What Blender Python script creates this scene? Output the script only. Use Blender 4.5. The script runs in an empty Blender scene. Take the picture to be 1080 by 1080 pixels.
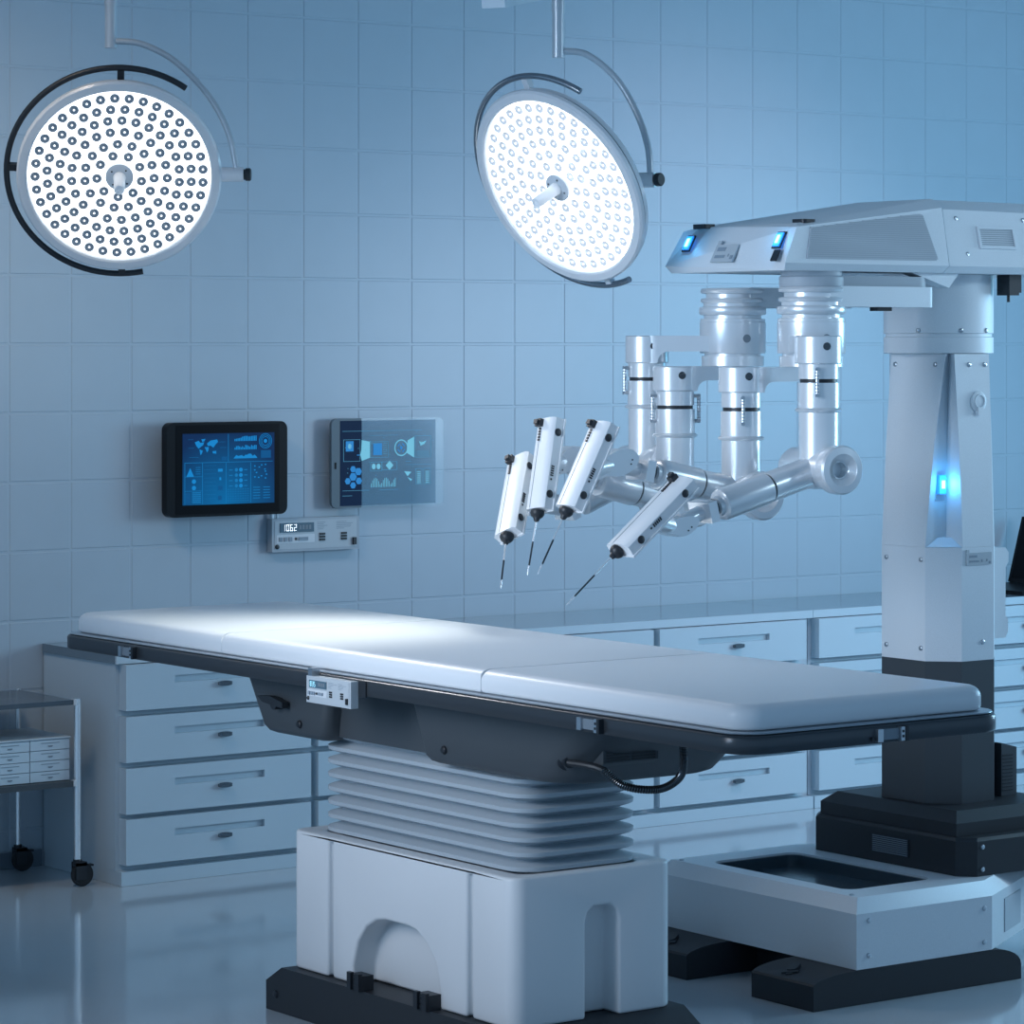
import bpy, bmesh, math, random
from mathutils import Vector, Matrix
random.seed(4)
SC = bpy.context.scene
COL = SC.collection
PI = math.pi
V = Vector

# ------------------------------------------------------------------ materials
def mat(name, base, rough=.5, metal=0., coat=0., bump=0., bscale=300., emit=None, estr=0., alpha=1., ior=1.45, trans=0., grain=0.):
    m = bpy.data.materials.new(name); m.use_nodes = True
    nt = m.node_tree; b = nt.nodes['Principled BSDF']
    b.inputs['Base Color'].default_value = (*base, 1)
    b.inputs['Roughness'].default_value = rough
    b.inputs['Metallic'].default_value = metal
    b.inputs['Coat Weight'].default_value = coat
    b.inputs['Coat Roughness'].default_value = .08
    b.inputs['IOR'].default_value = ior
    b.inputs['Transmission Weight'].default_value = trans
    b.inputs['Alpha'].default_value = alpha
    if emit:
        b.inputs['Emission Color'].default_value = (*emit, 1)
        b.inputs['Emission Strength'].default_value = estr
    if bump or grain:
        tc = nt.nodes.new('ShaderNodeTexCoord'); n = nt.nodes.new('ShaderNodeTexNoise')
        n.inputs['Scale'].default_value = bscale; n.inputs['Detail'].default_value = 3
        nt.links.new(tc.outputs['Object'], n.inputs['Vector'])
        if bump:
            bp = nt.nodes.new('ShaderNodeBump'); bp.inputs['Strength'].default_value = bump
            bp.inputs['Distance'].default_value = .002
            nt.links.new(n.outputs['Fac'], bp.inputs['Height'])
            nt.links.new(bp.outputs['Normal'], b.inputs['Normal'])
        if grain:
            r = nt.nodes.new('ShaderNodeMix'); r.data_type = 'RGBA'
            r.inputs['A'].default_value = (*[c*(1-grain) for c in base], 1)
            r.inputs['B'].default_value = (*[min(1, c*(1+grain)) for c in base], 1)
            nt.links.new(n.outputs['Fac'], r.inputs['Factor'])
            nt.links.new(r.outputs['Result'], b.inputs['Base Color'])
    return m

M = {}
M['tile'] = mat('wall_tile', (.44, .525, .60), .32, grain=.03, bscale=6)
M['grout'] = mat('tile_grout', (.36, .50, .62), .5)
M['skirt'] = mat('skirting', (.16, .21, .26), .4)
M['floor'] = mat('polished_floor', (.52, .58, .63), .11, coat=.3, grain=.06, bscale=1.3)
M['ceil'] = mat('ceiling_paint', (.45, .5, .55), .8)
M['cab'] = mat('cabinet_laminate', (.53, .62, .685), .45, bump=.05, bscale=500, grain=.03)
M['worktop'] = mat('worktop_stone', (.17, .23, .28), .16, coat=.2)
M['lamppole'] = mat('lamp_pole_paint', (.50, .56, .61), .3, metal=.3)
M['knobmetal'] = mat('drawer_knob_metal', (.17, .19, .21), .22, metal=.9)
M['barmetal'] = mat('bar_metal', (.32, .36, .40), .2, metal=.9)
M['knob'] = mat('dark_chrome', (.10, .11, .12), .18, metal=.9)
M['vinyl'] = mat('mattress_vinyl', (.74, .77, .80), .36, bump=.03, bscale=90)
M['white'] = mat('white_plastic', (.70, .73, .76), .38, bump=.03, bscale=400)
M['arm'] = mat('glossy_white_shell', (.76, .79, .82), .28, metal=.4, coat=.4)
M['silver'] = mat('sparkling_silver_paint', (.72, .77, .81), .5, metal=.1, bump=.2, bscale=380, grain=.10)
M['black'] = mat('black_plastic', (.018, .022, .028), .42)
M['base_black'] = mat('matt_black_base', (.022, .026, .032), .5, bump=.05, bscale=350)
M['under'] = mat('charcoal_plastic', (.055, .065, .075), .42)
M['rail'] = mat('dark_satin_rail', (.06, .068, .078), .28, metal=.5)
M['chrome'] = mat('chrome', (.90, .92, .94), .25, metal=.75)
M['steel'] = mat('satin_steel', (.5, .54, .58), .28, metal=.9)
M['bellow'] = mat('bellows_rubber', (.40, .46, .51), .5)
M['greylabel'] = mat('label_plate', (.48, .53, .57), .4)
M['greydark'] = mat('grey_inlay', (.20, .24, .28), .45)
M['mesh'] = mat('grille_mesh', (.50, .55, .60), .5)
M['meshline'] = mat('grille_line', (.40, .45, .50), .5)
M['traydark'] = mat('glossy_dark_tray', (.05, .075, .095), .22)
M['lampwhite'] = mat('lamp_housing', (.66, .70, .74), .3, coat=.2)
M['handlewhite'] = mat('handle_white', (.93, .94, .95), .4)
M['lampface'] = mat('lamp_face', (.9, .92, .95), .4, emit=(.93, .97, 1), estr=2.6)
M['lampdot'] = mat('lens_glow', (.9, .92, .95), .4, emit=(.95, .98, 1), estr=1.6)
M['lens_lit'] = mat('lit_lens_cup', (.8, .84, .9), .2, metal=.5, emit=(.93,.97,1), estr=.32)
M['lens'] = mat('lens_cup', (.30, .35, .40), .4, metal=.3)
M['blue'] = mat('blue_lamp', (.1, .4, .8), .2, emit=(.02, .22, .9), estr=.9)
M['cyan'] = mat('blue_lamp_core', (.3, .8, 1), .2, emit=(.35, .85, 1), estr=2.2)
M['trolleyglass'] = mat('smoked_glass', (.10, .13, .16), .06, alpha=.88)
M['device'] = mat('device_black', (.012, .014, .017), .35)
M['devglass'] = mat('device_bezel', (.006, .007, .009), .22)
for k_ in ('device', 'devglass'): M[k_].node_tree.nodes['Principled BSDF'].inputs['Specular IOR Level'].default_value = .12
M['disp'] = mat('lcd_dark', (.10, .17, .22), .2)
M['digit'] = mat('digit_white', (.9, .95, 1), .4, emit=(.9, .97, 1), estr=1.0)
M['digitcyan'] = mat('digit_cyan', (.4, .8, .9), .4, emit=(.45, .85, 1), estr=.9)
M['print'] = mat('print_grey', (.26, .32, .38), .5)
M['blackrubber'] = mat('rubber', (.02, .023, .027), .6)

def emis(name, col, s, mix=None, alpha=1.):
    m = bpy.data.materials.new(name); m.use_nodes = True
    nt = m.node_tree; b = nt.nodes['Principled BSDF']
    b.inputs['Base Color'].default_value = (.005, .008, .012, 1); b.inputs['Roughness'].default_value = .4; b.inputs['Specular IOR Level'].default_value = .08
    b.inputs['Emission Color'].default_value = (*col, 1); b.inputs['Emission Strength'].default_value = s
    b.inputs['Alpha'].default_value = alpha
    if mix:                                   # what the display itself shows: a glow rising from the lower middle
        c2, cx, cz, rad = mix
        tc = nt.nodes.new('ShaderNodeTexCoord'); mp = nt.nodes.new('ShaderNodeMapping')
        mp.inputs['Location'].default_value = (-cx/rad, 0, -cz/rad); mp.inputs['Scale'].default_value = (1/rad, 0, 1/rad)
        g = nt.nodes.new('ShaderNodeTexGradient'); g.gradient_type = 'SPHERICAL'
        mx = nt.nodes.new('ShaderNodeMix'); mx.data_type = 'RGBA'
        mx.inputs['A'].default_value = (*col, 1); mx.inputs['B'].default_value = (*c2, 1)
        nt.links.new(tc.outputs['Object'], mp.inputs['Vector']); nt.links.new(mp.outputs['Vector'], g.inputs['Vector'])
        nt.links.new(g.outputs['Fac'], mx.inputs['Factor']); nt.links.new(mx.outputs['Result'], b.inputs['Emission Color'])
    return m

# ------------------------------------------------------------------ mesh builder
class MB:
    def __init__(s): s.bm = bmesh.new()
    def _bev(s, geom_faces, w, seg=2, ang=35):
        es = set()
        for f in geom_faces: es.update(f.edges)
        es = [e for e in es if len(e.link_faces) == 2 and e.calc_face_angle(0) > math.radians(ang)]
        if es and w > 0:
            bmesh.ops.bevel(s.bm, geom=es, offset=w, segments=seg, profile=.5, affect='EDGES', clamp_overlap=True)
    def box(s, lo, hi, bev=0., seg=2, mtx=None):
        x0, y0, z0 = lo; x1, y1, z1 = hi
        vs = [s.bm.verts.new(p) for p in ((x0,y0,z0),(x1,y0,z0),(x1,y1,z0),(x0,y1,z0),(x0,y0,z1),(x1,y0,z1),(x1,y1,z1),(x0,y1,z1))]
        if mtx:
            for v in vs: v.co = mtx @ v.co
        fs = [s.bm.faces.new([vs[i] for i in q]) for q in ((3,2,1,0),(4,5,6,7),(0,1,5,4),(1,2,6,5),(2,3,7,6),(3,0,4,7))]
        s._bev(fs, bev, seg); return s
    def loft(s, rings, bev=0., seg=2, ang=35, cap=True, closed=False):
        R = [[s.bm.verts.new(p) for p in r] for r in rings]
        n = len(R[0]); fs = []
        pairs = list(zip(R[:-1], R[1:])) + ([(R[-1], R[0])] if closed else [])
        for a, b in pairs:
            for i in range(n):
                j = (i+1) % n
                fs.append(s.bm.faces.new((a[i], a[j], b[j], b[i])))
        if cap and not closed:
            fs.append(s.bm.faces.new(R[0][::-1])); fs.append(s.bm.faces.new(R[-1]))
        s._bev(fs, bev, seg, ang); return s
    def prism(s, poly, axis, a, b, bev=0., seg=2, ang=35):
        # poly: 2-D outline; axis z -> (x,y); y -> (x,z); x -> (y,z)
        def P(p, h):
            return (p[0], p[1], h) if axis == 'z' else (p[0], h, p[1]) if axis == 'y' else (h, p[0], p[1])
        return s.loft([[P(p, a) for p in poly], [P(p, b) for p in poly]], bev, seg, ang)
    def lathe(s, prof, o=(0,0,0), d=(0,0,1), n=40, cap=True):
        d = V(d).normalized(); t = d.orthogonal().normalized(); u = d.cross(t); o = V(o)
        rings = []
        for r, h in prof:
            rings.append([o + d*h + (t*math.cos(2*PI*i/n) + u*math.sin(2*PI*i/n))*max(r, 1e-4) for i in range(n)])
        return s.loft(rings, cap=cap)
    def cyl(s, p0, p1, r, n=28, r1=None):
        p0, p1 = V(p0), V(p1)
        return s.lathe([(r, 0), (r if r1 is None else r1, (p1-p0).length)], p0, p1-p0, n)
    def tube(s, path, r, n=12, closed=False):
        P = [V(p) for p in path]; rings = []; up = None
        for i, p in enumerate(P):
            a = P[max(i-1, 0)]; b = P[min(i+1, len(P)-1)]
            d = (b-a).normalized()
            if up is None: up = d.orthogonal().normalized()
            up = (up - d*up.dot(d)).normalized(); w = d.cross(up)
            rr = r(i/(len(P)-1)) if callable(r) else r
            rings.append([p + (up*math.cos(2*PI*k/n) + w*math.sin(2*PI*k/n))*rr for k in range(n)])
        return s.loft(rings)
    def torus(s, o, d, R, r, n=40, k=10):
        d = V(d).normalized(); t = d.orthogonal().normalized(); u = d.cross(t); o = V(o)
        rings = []
        for i in range(n):
            e = t*math.cos(2*PI*i/n) + u*math.sin(2*PI*i/n)
            rings.append([o + e*(R + r*math.cos(2*PI*j/k)) + d*r*math.sin(2*PI*j/k) for j in range(k)])
        return s.loft(rings, closed=True)
    def ball(s, o, r, sc=(1,1,1), n=16):
        bmesh.ops.create_uvsphere(s.bm, u_segments=n, v_segments=n//2, radius=r, matrix=Matrix.Translation(o) @ Matrix.Diagonal((*sc, 1)))
        return s

ORG = {}
def root(name, loc=(0,0,0)):
    o = bpy.data.objects.new(name, None); COL.objects.link(o); o.location = loc
    o.empty_display_size = .1
    ORG[o] = V(loc); return o
def tag(o, label=None, cat=None, group=None, kind=None):
    if label: o['label'] = label
    if cat: o['category'] = cat
    if group: o['group'] = group
    if kind: o['kind'] = kind
    return o
def obj(name, mb, m, parent=None, smooth=True, ang=32, cuts=(), org=None, bev=0., bseg=2):
    bm = mb.bm
    bmesh.ops.recalc_face_normals(bm, faces=bm.faces)
    base = V(org) if org is not None else (ORG[parent] if parent else V((0,0,0)))
    me = bpy.data.meshes.new(name)
    bm.to_mesh(me); bm.free()
    o = bpy.data.objects.new(name, me); COL.objects.link(o)
    for c in cuts:
        bmesh.ops.recalc_face_normals(c.bm, faces=c.bm.faces)
        cm = bpy.data.meshes.new('c'); c.bm.to_mesh(cm); c.bm.free()
        co = bpy.data.objects.new('c', cm); COL.objects.link(co)
        md = o.modifiers.new('b', 'BOOLEAN'); md.object = co; md.operation = 'DIFFERENCE'; md.solver = 'EXACT'
        dg = bpy.context.evaluated_depsgraph_get(); dg.update()
        me = bpy.data.meshes.new_from_object(o.evaluated_get(dg))
        o.modifiers.clear(); o.data = me
        bpy.data.objects.remove(co); bpy.data.meshes.remove(cm)
    if bev:
        b2 = bmesh.new(); b2.from_mesh(me)
        es = [e for e in b2.edges if len(e.link_faces) == 2 and e.calc_face_angle(0) > math.radians(50)]
        bmesh.ops.bevel(b2, geom=es, offset=bev, segments=bseg, profile=.5, affect='EDGES', clamp_overlap=True)
        b2.to_mesh(me); b2.free()
    me.name = name
    me.transform(Matrix.Translation(-base))
    if smooth:
        me.shade_smooth(); me.set_sharp_from_angle(angle=math.radians(ang))
    me.materials.clear(); me.materials.append(m)
    ORG[o] = base
    if parent:
        o.parent = parent
        o.location = base - ORG[parent]
    else:
        o.location = base
    return o
def rrect(x0, y0, x1, y1, r, n=6):
    P = []
    for cx, cy, a in ((x1-r, y1-r, 0), (x0+r, y1-r, 90), (x0+r, y0+r, 180), (x1-r, y0+r, 270)):
        for i in range(n+1):
            t = math.radians(a + 90*i/n); P.append((cx + r*math.cos(t), cy + r*math.sin(t)))
    return P
def smooth_poly(P, it=2):
    for _ in range(it):
        Q = []
        for i in range(len(P)):
            a, b = V(P[i]), V(P[(i+1) % len(P)])
            Q += [tuple(a*.75+b*.25), tuple(a*.25+b*.75)]
        P = Q
    return P
def arc_path(pts, n=8):
    P = [V(p) for p in pts]; out = []
    for i in range(len(P)-1):
        p0, p1, p2, p3 = P[max(i-1,0)], P[i], P[i+1], P[min(i+2, len(P)-1)]
        for k in range(n):
            t = k/n
            out.append(.5*((2*p1) + (p2-p0)*t + (2*p0-5*p1+4*p2-p3)*t*t + (3*p1-p0-3*p2+p3)*t**3))
    out.append(P[-1]); return out

# ------------------------------------------------------------------ setting
H = 2.265
XL, XR, YF = -5.0, 9.0, -13.5
b = MB().box((XL, YF, -.1), (XR, .15, 0)); tag(obj('floor', b, M['floor'], smooth=False), kind='structure')
b = MB().box((XL, YF, 4.5), (XR, .15, 4.6)); tag(obj('ceiling', b, M['ceil'], smooth=False), kind='structure')
# back wall: square wall tiles standing proud of a recessed joint
b = MB().box((XL, .006, 0), (XR, .15, 4.5))
g, e, t = .0048, .0028, .0024
nx0, nx1 = -16, 29
for n in range(nx0, nx1):
    for k in range(-8, 8):
        x0, x1 = .3*n+g, .3*(n+1)-g; z0, z1 = H+.3*k+g, H+.3*(k+1)-g
        z0 = max(z0, .075); z1 = min(z1, 4.5)
        if z1 - z0 < .03: continue
        o_ = [(x0,.006,z0),(x1,.006,z0),(x1,.006,z1),(x0,.006,z1)]
        i_ = [(x0+e,.006-t,z0+e),(x1-e,.006-t,z0+e),(x1-e,.006-t,z1-e),(x0+e,.006-t,z1-e)]
        vo = [b.bm.verts.new(p) for p in o_]; vi = [b.bm.verts.new(p) for p in i_]
        for q in range(4):
            b.bm.faces.new((vo[q], vo[(q+1)%4], vi[(q+1)%4], vi[q]))
        b.bm.faces.new(vi)
tag(obj('wall_back', b, M['tile'], smooth=False), kind='structure')
b = MB().box((XL, -.006, .001), (.155, .004, .072)); tag(obj('baseboard_back', b, M['skirt'], smooth=False), kind='structure')

# ------------------------------------------------------------------ drawer cabinets
def cabinet(name, label, x0, x1, starts, wid):
    r = root(name, (x0, -.3, 0)); tag(r, label, 'cabinet')
    b = MB().box((x0, -.640, .0605), (x1, -.008, .926))
    obj('carcass', b, M['cab'], r)
    b = MB().box((x0+.002, -.69, .001), (x1-.002, -.012, .060), .003); obj('plinth', b, M['cab'], r)
    first = None
    for s in starts:
        for k in range(4):
            z0 = .083 + .2165*k + (.004 if k == 0 else 0); z1 = z0 + .191
            if first is None:
                b = MB().box((s, -.70, z0), (s+wid, -.6405, z1), .005)
                gx0, gx1, gz0, gz1 = s+.234, s+.677, z0+.107, z0+.137
                c = MB().box((gx0, -.75, gz0), (gx1, -.680, gz1))
                d = obj('drawer', b, M['cab'], r, cuts=[c])
                kb = MB().loft([[(s+.470+a*.033*q, yy, z0+.090+c_*.0115*q) for a, c_ in [(max(-1, min(1, 1.25*math.cos(2*PI*i_/20))), math.sin(2*PI*i_/20)) for i_ in range(20)]] for yy, q in ((-.7005, .55), (-.708, .6), (-.711, .95), (-.722, 1.0), (-.727, .8))])
                h = obj('knob', kb, M['knobmetal'], d)
                first = (d, h, V((s, 0, z0)))
            else:
                d0, h0, p0 = first; off = V((s, 0, z0)) - p0
                d = d0.copy(); COL.objects.link(d); d.location = d0.location + off; d.parent = r
                h = h0.copy(); COL.objects.link(h); h.parent = d
    return r
wid = .914
cabinet('drawer_cabinet', 'long grey drawer cabinet along the back wall behind the operating table', .163, 4.003, [.182+.951*i for i in range(4)], wid)
cabinet('drawer_cabinet', 'grey drawer cabinet along the back wall behind the robot column', 4.008, 7.84, [4.03+.951*i for i in range(4)], wid)
b = MB().box((.155, -.655, .9275), (4.018, -.006, .965), .002)
wt1 = tag(obj('worktop', b, M['worktop'], smooth=True), 'pale glossy worktop slab on the cabinet behind the operating table', 'worktop')
b = MB().box((4.0205, -.655, .9275), (7.86, -.006, .965), .002)
wt2 = tag(obj('worktop', b, M['worktop'], smooth=True), 'pale glossy worktop slab behind the robot column carrying the laptop', 'worktop')
obj('edge_band', MB().box((.155, -.668, .9275), (4.018, -.6553, .965), .003), M['cab'], wt1)
obj('edge_band', MB().box((4.0205, -.668, .9275), (7.86, -.6553, .965), .003), M['cab'], wt2)
# laptop on the right worktop
r = root('laptop', (5.82, -.33, .966)); tag(r, 'black open laptop on the worktop at the right edge of the picture', 'laptop')
b = MB().box((5.50, -.62, .9665), (5.925, -.1, .986), .005); obj('keyboard_base', b, M['device'], r)
mt = Matrix.Translation((5.925, -.36, .987)) @ Matrix.Rotation(math.radians(17), 4, 'Y')
b = MB().box((-.012, -.26, 0), (.008, .26, .36), .004, mtx=mt); sc = obj('screen_lid', b, M['device'], r)
b = MB().box((-.0135, -.24, .02), (-.0125, .24, .34), mtx=mt); obj('display', b, M['devglass'], sc)

# ------------------------------------------------------------------ control boxes (same kind of panel appears three times)
DIG = {'0':'abcdef','1':'bc','2':'abged','6':'afgedc','8':'abcdefg','3':'abgcd','5':'afgcd'}
def digits(mb, txt, frame, x, z, w, h, gap, t):
    for ch in txt:
        for sname in DIG[ch]:
            q = {'a':(0,h-t,w,h),'g':(0,h/2-t/2,w,h/2+t/2),'d':(0,0,w,t),'f':(0,h/2,t,h),'b':(w-t,h/2,w,h),'e':(0,0,t,h/2),'c':(w-t,0,w,h/2)}[sname]
            mb.box((x+q[0]+.0006, 0, z+q[1]+.0006), (x+q[2]-.0006, .0012, z+q[3]-.0006), mtx=frame)
        x += w + gap
def control_panel(parent, frame, W, Hh, D, txt, digit_mat, body_mat, deep=True):
    """frame maps (x right, y outwards, z up) with 0,0,0 the lower left corner of the back"""
    o = obj('control_panel' , MB().box((0, 0, 0), (W, D, Hh), .0025*Hh/.15, mtx=frame), body_mat, parent)
    s = Hh/.15
    def bx(name, x0, z0, x1, z1, m, d0=0, d1=.003, bv=0):
        return obj(name, MB().box((x0*W, D+d0, z0*Hh), (x1*W, D+d1, z1*Hh), bv, mtx=frame), m, o)
    bx('face_plate', .03, .08, .965, .93, M['greylabel'], .0001, .002)
    bx('display', .085, .58, .47, .86, M['disp'], .0021, .005)
    mb = MB(); f2 = frame @ Matrix.Translation((0, D+.0051, 0))
    digits(mb, txt, f2, .112*W, .62*Hh, .030*W, .20*Hh, .013*W, .0075*W)
    obj('digits', mb, digit_mat, o)
    mb = MB()
    for i in range(4): mb.box(((.30+.037*i)*W, D+.0051, .66*Hh), ((.325+.037*i)*W, D+.006, .79*Hh), mtx=frame)
    obj('readout', mb, M['greydark'], o)
    bx('button_strip', .05, .26, .48, .51, M['lampwhite'], .0021, .0035)
    for x in (.075, .13, .185): bx('button', x, .31, x+.035, .44, M['print'], .0036, .008)
    bx('button', .255, .34, .275, .42, M['black'], .0036, .008)
    bx('button', .295, .33, .40, .43, M['print'], .0036, .008)
    for x0 in (.535, .785):
        for k in range(3): bx('switch', x0, .30+.085*k, x0+.06, .36+.085*k, M['black'], .0021, .008*s)
    mb = MB()
    for x0 in (.51, .73):
        for k in range(5):
            mb.box((x0*W, D+.0021, (.84-.05*k)*Hh), ((x0+random.uniform(.06, .2))*W, D+.0024, (.858-.05*k)*Hh), mtx=frame)
    obj('printed_notes', mb, M['print'], o)
    obj('screw', MB().lathe([(.011*s, 0), (.011*s, .003), (.007*s, .0045)], frame @ V((.055*W, D+.002, .16*Hh)), frame.to_3x3() @ V((0,1,0)), 14), M['black'], o)
    bx('latch', .915, .14, .95, .36, M['black'], .0021, .014*s)
    return o
# on the wall between the two tablets
r = root('wall_control_box', (1.55, 0, 1.32)); tag(r, 'pale control box with a 1062 readout on the wall below the tablets', 'control box')
F = Matrix(((1,0,0,1.305),(0,-1,0,-.002),(0,0,1,1.318),(0,0,0,1)))
control_panel(r, F, .475, .152, .04, '1062', M['digit'], M['meshline'])
b = MB().cyl((1.318, -.02, 1.471), (1.318, -.02, 1.50), .009, 14).cyl((1.345, -.02, 1.471), (1.345, -.02, 1.50), .006, 14)
obj('conduit', b, M['steel'], r)

# ------------------------------------------------------------------ wall tablets
def tri(mb, P, y, t=.0008):
    mb.prism(P, 'y', y, y+t)
Y1 = -.125
r = root('tablet', (1.02, -.1, 1.5)); tag(r, 'black tablet on the wall showing a blue world map and charts', 'tablet')
x0, x1, z0, z1 = .708, 1.335, 1.497, 1.917
obj('case', MB().prism(rrect(x0, z0, x1, z1, .035), 'y', Y1, Y1+.045, .006), M['device'], r)
obj('wall_mount', MB().box((.9, Y1+.0455, 1.62), (1.15, -.001, 1.8), .01), M['steel'], r)
gl = obj('bezel', MB().box((x0+.045, Y1-.0015, z0+.012), (x1-.043, Y1-.0002, z1-.012)), M['devglass'], r)
sx0, sx1, sz0, sz1 = .787, 1.264, 1.550, 1.867
SW, SH = sx1-sx0, sz1-sz0
scr = obj('screen', MB().box((sx0, Y1-.003, sz0), (sx1, Y1-.0016, sz1)), emis('tablet_screen', (.002, .020, .085), 1., mix=((.0, .13, .35), sx0+.45*SW-1.02, sz0-1.5, .33)), r)
UI1 = emis('screen_graphics', (.006, .22, .58), 1.); UI2 = emis('screen_lines', (.006, .17, .44), 1.); UI3 = emis('screen_panels', (.002, .08, .24), 1.)
ys = Y1-.0042
def sp(u, v): return (sx0 + u*SW, sz1 - v*SH)       # screen fractions, v downwards
def rect(mb, u0, v0, u1, v1, y=None):
    a = sp(u0, v1); c = sp(u1, v0); y = ys if y is None else y
    mb.box((a[0], y, a[1]), (c[0], y+.0008, c[1]))
def poly(mb, P): mb.prism([sp(*p) for p in P], 'y', ys, ys+.0008)
mb = MB()   # continents
for P in ([(.13,.12),(.17,.1),(.19,.13),(.23,.12),(.22,.16),(.19,.19),(.17,.21),(.145,.17)], [(.20,.08),(.245,.075),(.23,.11),(.21,.115)],
          [(.18,.22),(.215,.24),(.205,.28),(.19,.30)], [(.26,.14),(.30,.10),(.37,.085),(.38,.12),(.35,.16),(.33,.20),(.30,.17),(.27,.175)],
          [(.235,.19),(.28,.19),(.275,.24),(.26,.265),(.25,.23)], [(.32,.25),(.36,.245),(.36,.285),(.325,.28)]):
    poly(mb, P)
obj('world_map', mb, UI1, scr)
mb = MB()
for i in range(15): h = .02+.055*min(1, (i+2)/9)*(.7+.3*random.random()); rect(mb, .56+.0165*i, .115-h, .571+.0165*i, .115)
for i in range(15): h = .025+.04*random.random(); rect(mb, .56+.0165*i, .235-h, .571+.0165*i, .235)
A = [(.55,.36)]
for i in range(13): A.append((.56+.02*i, .36-.02-.03*abs(math.sin(i*1.3)) - (.02 if 6 < i < 10 else 0)))
A.append((.81,.36)); poly(mb, A)
poly(mb, [(.04,.60),(.08,.48),(.12,.60)])
for v in (.67, .76):
    poly(mb, [(.12+.022*math.cos(a*PI/8), v+.032*math.sin(a*PI/8)) for a in range(16)])
for k in range(4):
    poly(mb, [(.63+.02*math.cos(a*PI/8), .52+.075*k+.028*math.sin(a*PI/8)) for a in range(16)])
for k in range(13):
    a = k*2*PI/13; rr = .05+.04*(k % 3)/2
    u, v = .85+rr*math.cos(a)*1.0, .55+rr*1.3*math.sin(a); rect(mb, u-.008, v-.008, u+.008, v+.008)
rect(mb, .38, .50, .43, .54); rect(mb, .395, .62, .415, .66)
obj('chart', mb, UI1, scr)
mb = MB(); cc = V((sp(.90,.12)[0], ys, sp(.90,.12)[1]))
for R in (.033, .026, .019): mb.torus(cc, (0,1,0), R, .0012, 36, 5)
mb.lathe([(.009, 0), (.009, .0008)], cc, (0,1,0), 16)
obj('dial', mb, UI1, scr)
mb = MB()
for (u0,v0,u1,v1) in ((.49,.01,.495,.40),(.02,.405,.98,.412),(.21,.41,.215,.99),(.465,.42,.47,.99),(.735,.42,.74,.99),(.02,.60,.21,.606),(.02,.80,.21,.806),(.02,.41,.025,.99)): rect(mb, u0, v0, u1, v1)
for k in range(9): rect(mb, .23, .45+.058*k, .36, .452+.058*k)
for k in range(6): rect(mb, .10, .82+.027*k, .195, .835+.027*k)
for k in range(6):
    for j in range(9): rect(mb, .485+.027*j, .79+.032*k, .498+.027*j, .798+.032*k)
for k in range(5): rect(mb, .765, .77+.038*k, .84, .78+.038*k); rect(mb, .875, .77+.038*k, .95, .78+.038*k)
for k in range(4):
    rect(mb, .50, .515+.075*k, .54, .527+.075*k); rect(mb, .665, .515+.075*k, .70, .527+.075*k)
    poly(mb, [(.58+.017*math.cos(a*PI/8), .52+.075*k+.025*math.sin(a*PI/8)) for a in range(16)])
rect(mb, .06, .08, .11, .083); rect(mb, .06, .20, .12, .203); rect(mb, .07, .33, .17, .333); rect(mb, .39, .12, .46, .123); rect(mb, .40, .20, .47, .203)
for k in range(4): rect(mb, .14, .47+.03*k, .19, .477+.03*k)
obj('grid_lines', mb, UI2, scr)
mb = MB(); rect(mb, .42, .33, .48, .385); rect(mb, .85, .25, .96, .36); rect(mb, .03, .83, .08, .98); rect(mb, .38, .74, .43, .80); rect(mb, .38, .88, .42, .94)
obj('info_panel', mb, UI3, scr)

# glass tablet: opaque left third, clear for the rest
Y2 = -.065
r = root('tablet', (1.93, -.05, 1.5)); tag(r, 'half transparent glass tablet on the wall beside the black one', 'tablet')
x0, x1, z0, z1 = 1.612, 2.242, 1.509, 1.922; xs = 1.776
left = [p for p in rrect(x0, z0, x1, z1, .03) if p[0] < xs]
left = [(xs, z1)] + left + [(xs, z0)]
obj('case', MB().prism(left, 'y', Y2, Y2+.018, .003), mat('tablet_grey', (.10, .14, .17), .4), r)
right = [p for p in rrect(x0, z0, x1, z1, .03) if p[0] > xs]
k = next(i for i in range(len(right)) if right[i][1] < (z0+z1)/2)
right = right[:k] + [(xs+.001, z1)] + [(xs+.001, z0)] + right[k:]
GL = mat('clear_tablet_glass', (.62, .85, .95), .12, alpha=.16)
obj('glass_case', MB().prism(right, 'y', Y2, Y2+.012, .002), GL, r)
obj('wall_bracket', MB().box((1.64, Y2+.0185, 1.62), (1.74, -.001, 1.8), .005), M['steel'], r)
sx0, sx1, sz0, sz1 = 1.659, 2.192, 1.519, 1.911; SW, SH = sx1-sx0, sz1-sz0; ys = Y2-.0032
uS = (xs-sx0)/SW
obj('screen', MB().box((sx0, Y2-.0018, sz0), (xs, Y2-.0003, sz1)), emis('glass_screen_dark', (.0015, .010, .040), 1.), r)
scr = obj('clear_screen', MB().box((xs+.001, Y2-.0018, sz0), (sx1, Y2-.0003, sz1)), mat('tinted_display_glass', (.10, .27, .40), .3, alpha=.46), r)
G1 = emis('hologram_cyan', (.17, .52, .72), 1., alpha=.85); G2 = emis('hologram_blue', (.03, .24, .62), 1., alpha=.7); G3 = emis('hologram_line', (.08, .30, .48), 1., alpha=.55)
mb = MB()
poly(mb, [(.22,.23),(.305,.25),(.305,.44),(.22,.475),(.205,.40),(.215,.35)])
poly(mb, [(.70,.245),(.77,.20),(.77,.45),(.69,.39)])
c = V((sp(.633,.33)[0], ys, sp(.633,.33)[1])); mb.torus(c, (0,1,0), .036, .0028, 40, 6)
for v in (.345, .56): pass
for u in (.345, .395): poly(mb, [(u+.02*math.cos(a*PI/8), .545+.033*math.sin(a*PI/8)) for a in range(16)])
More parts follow.
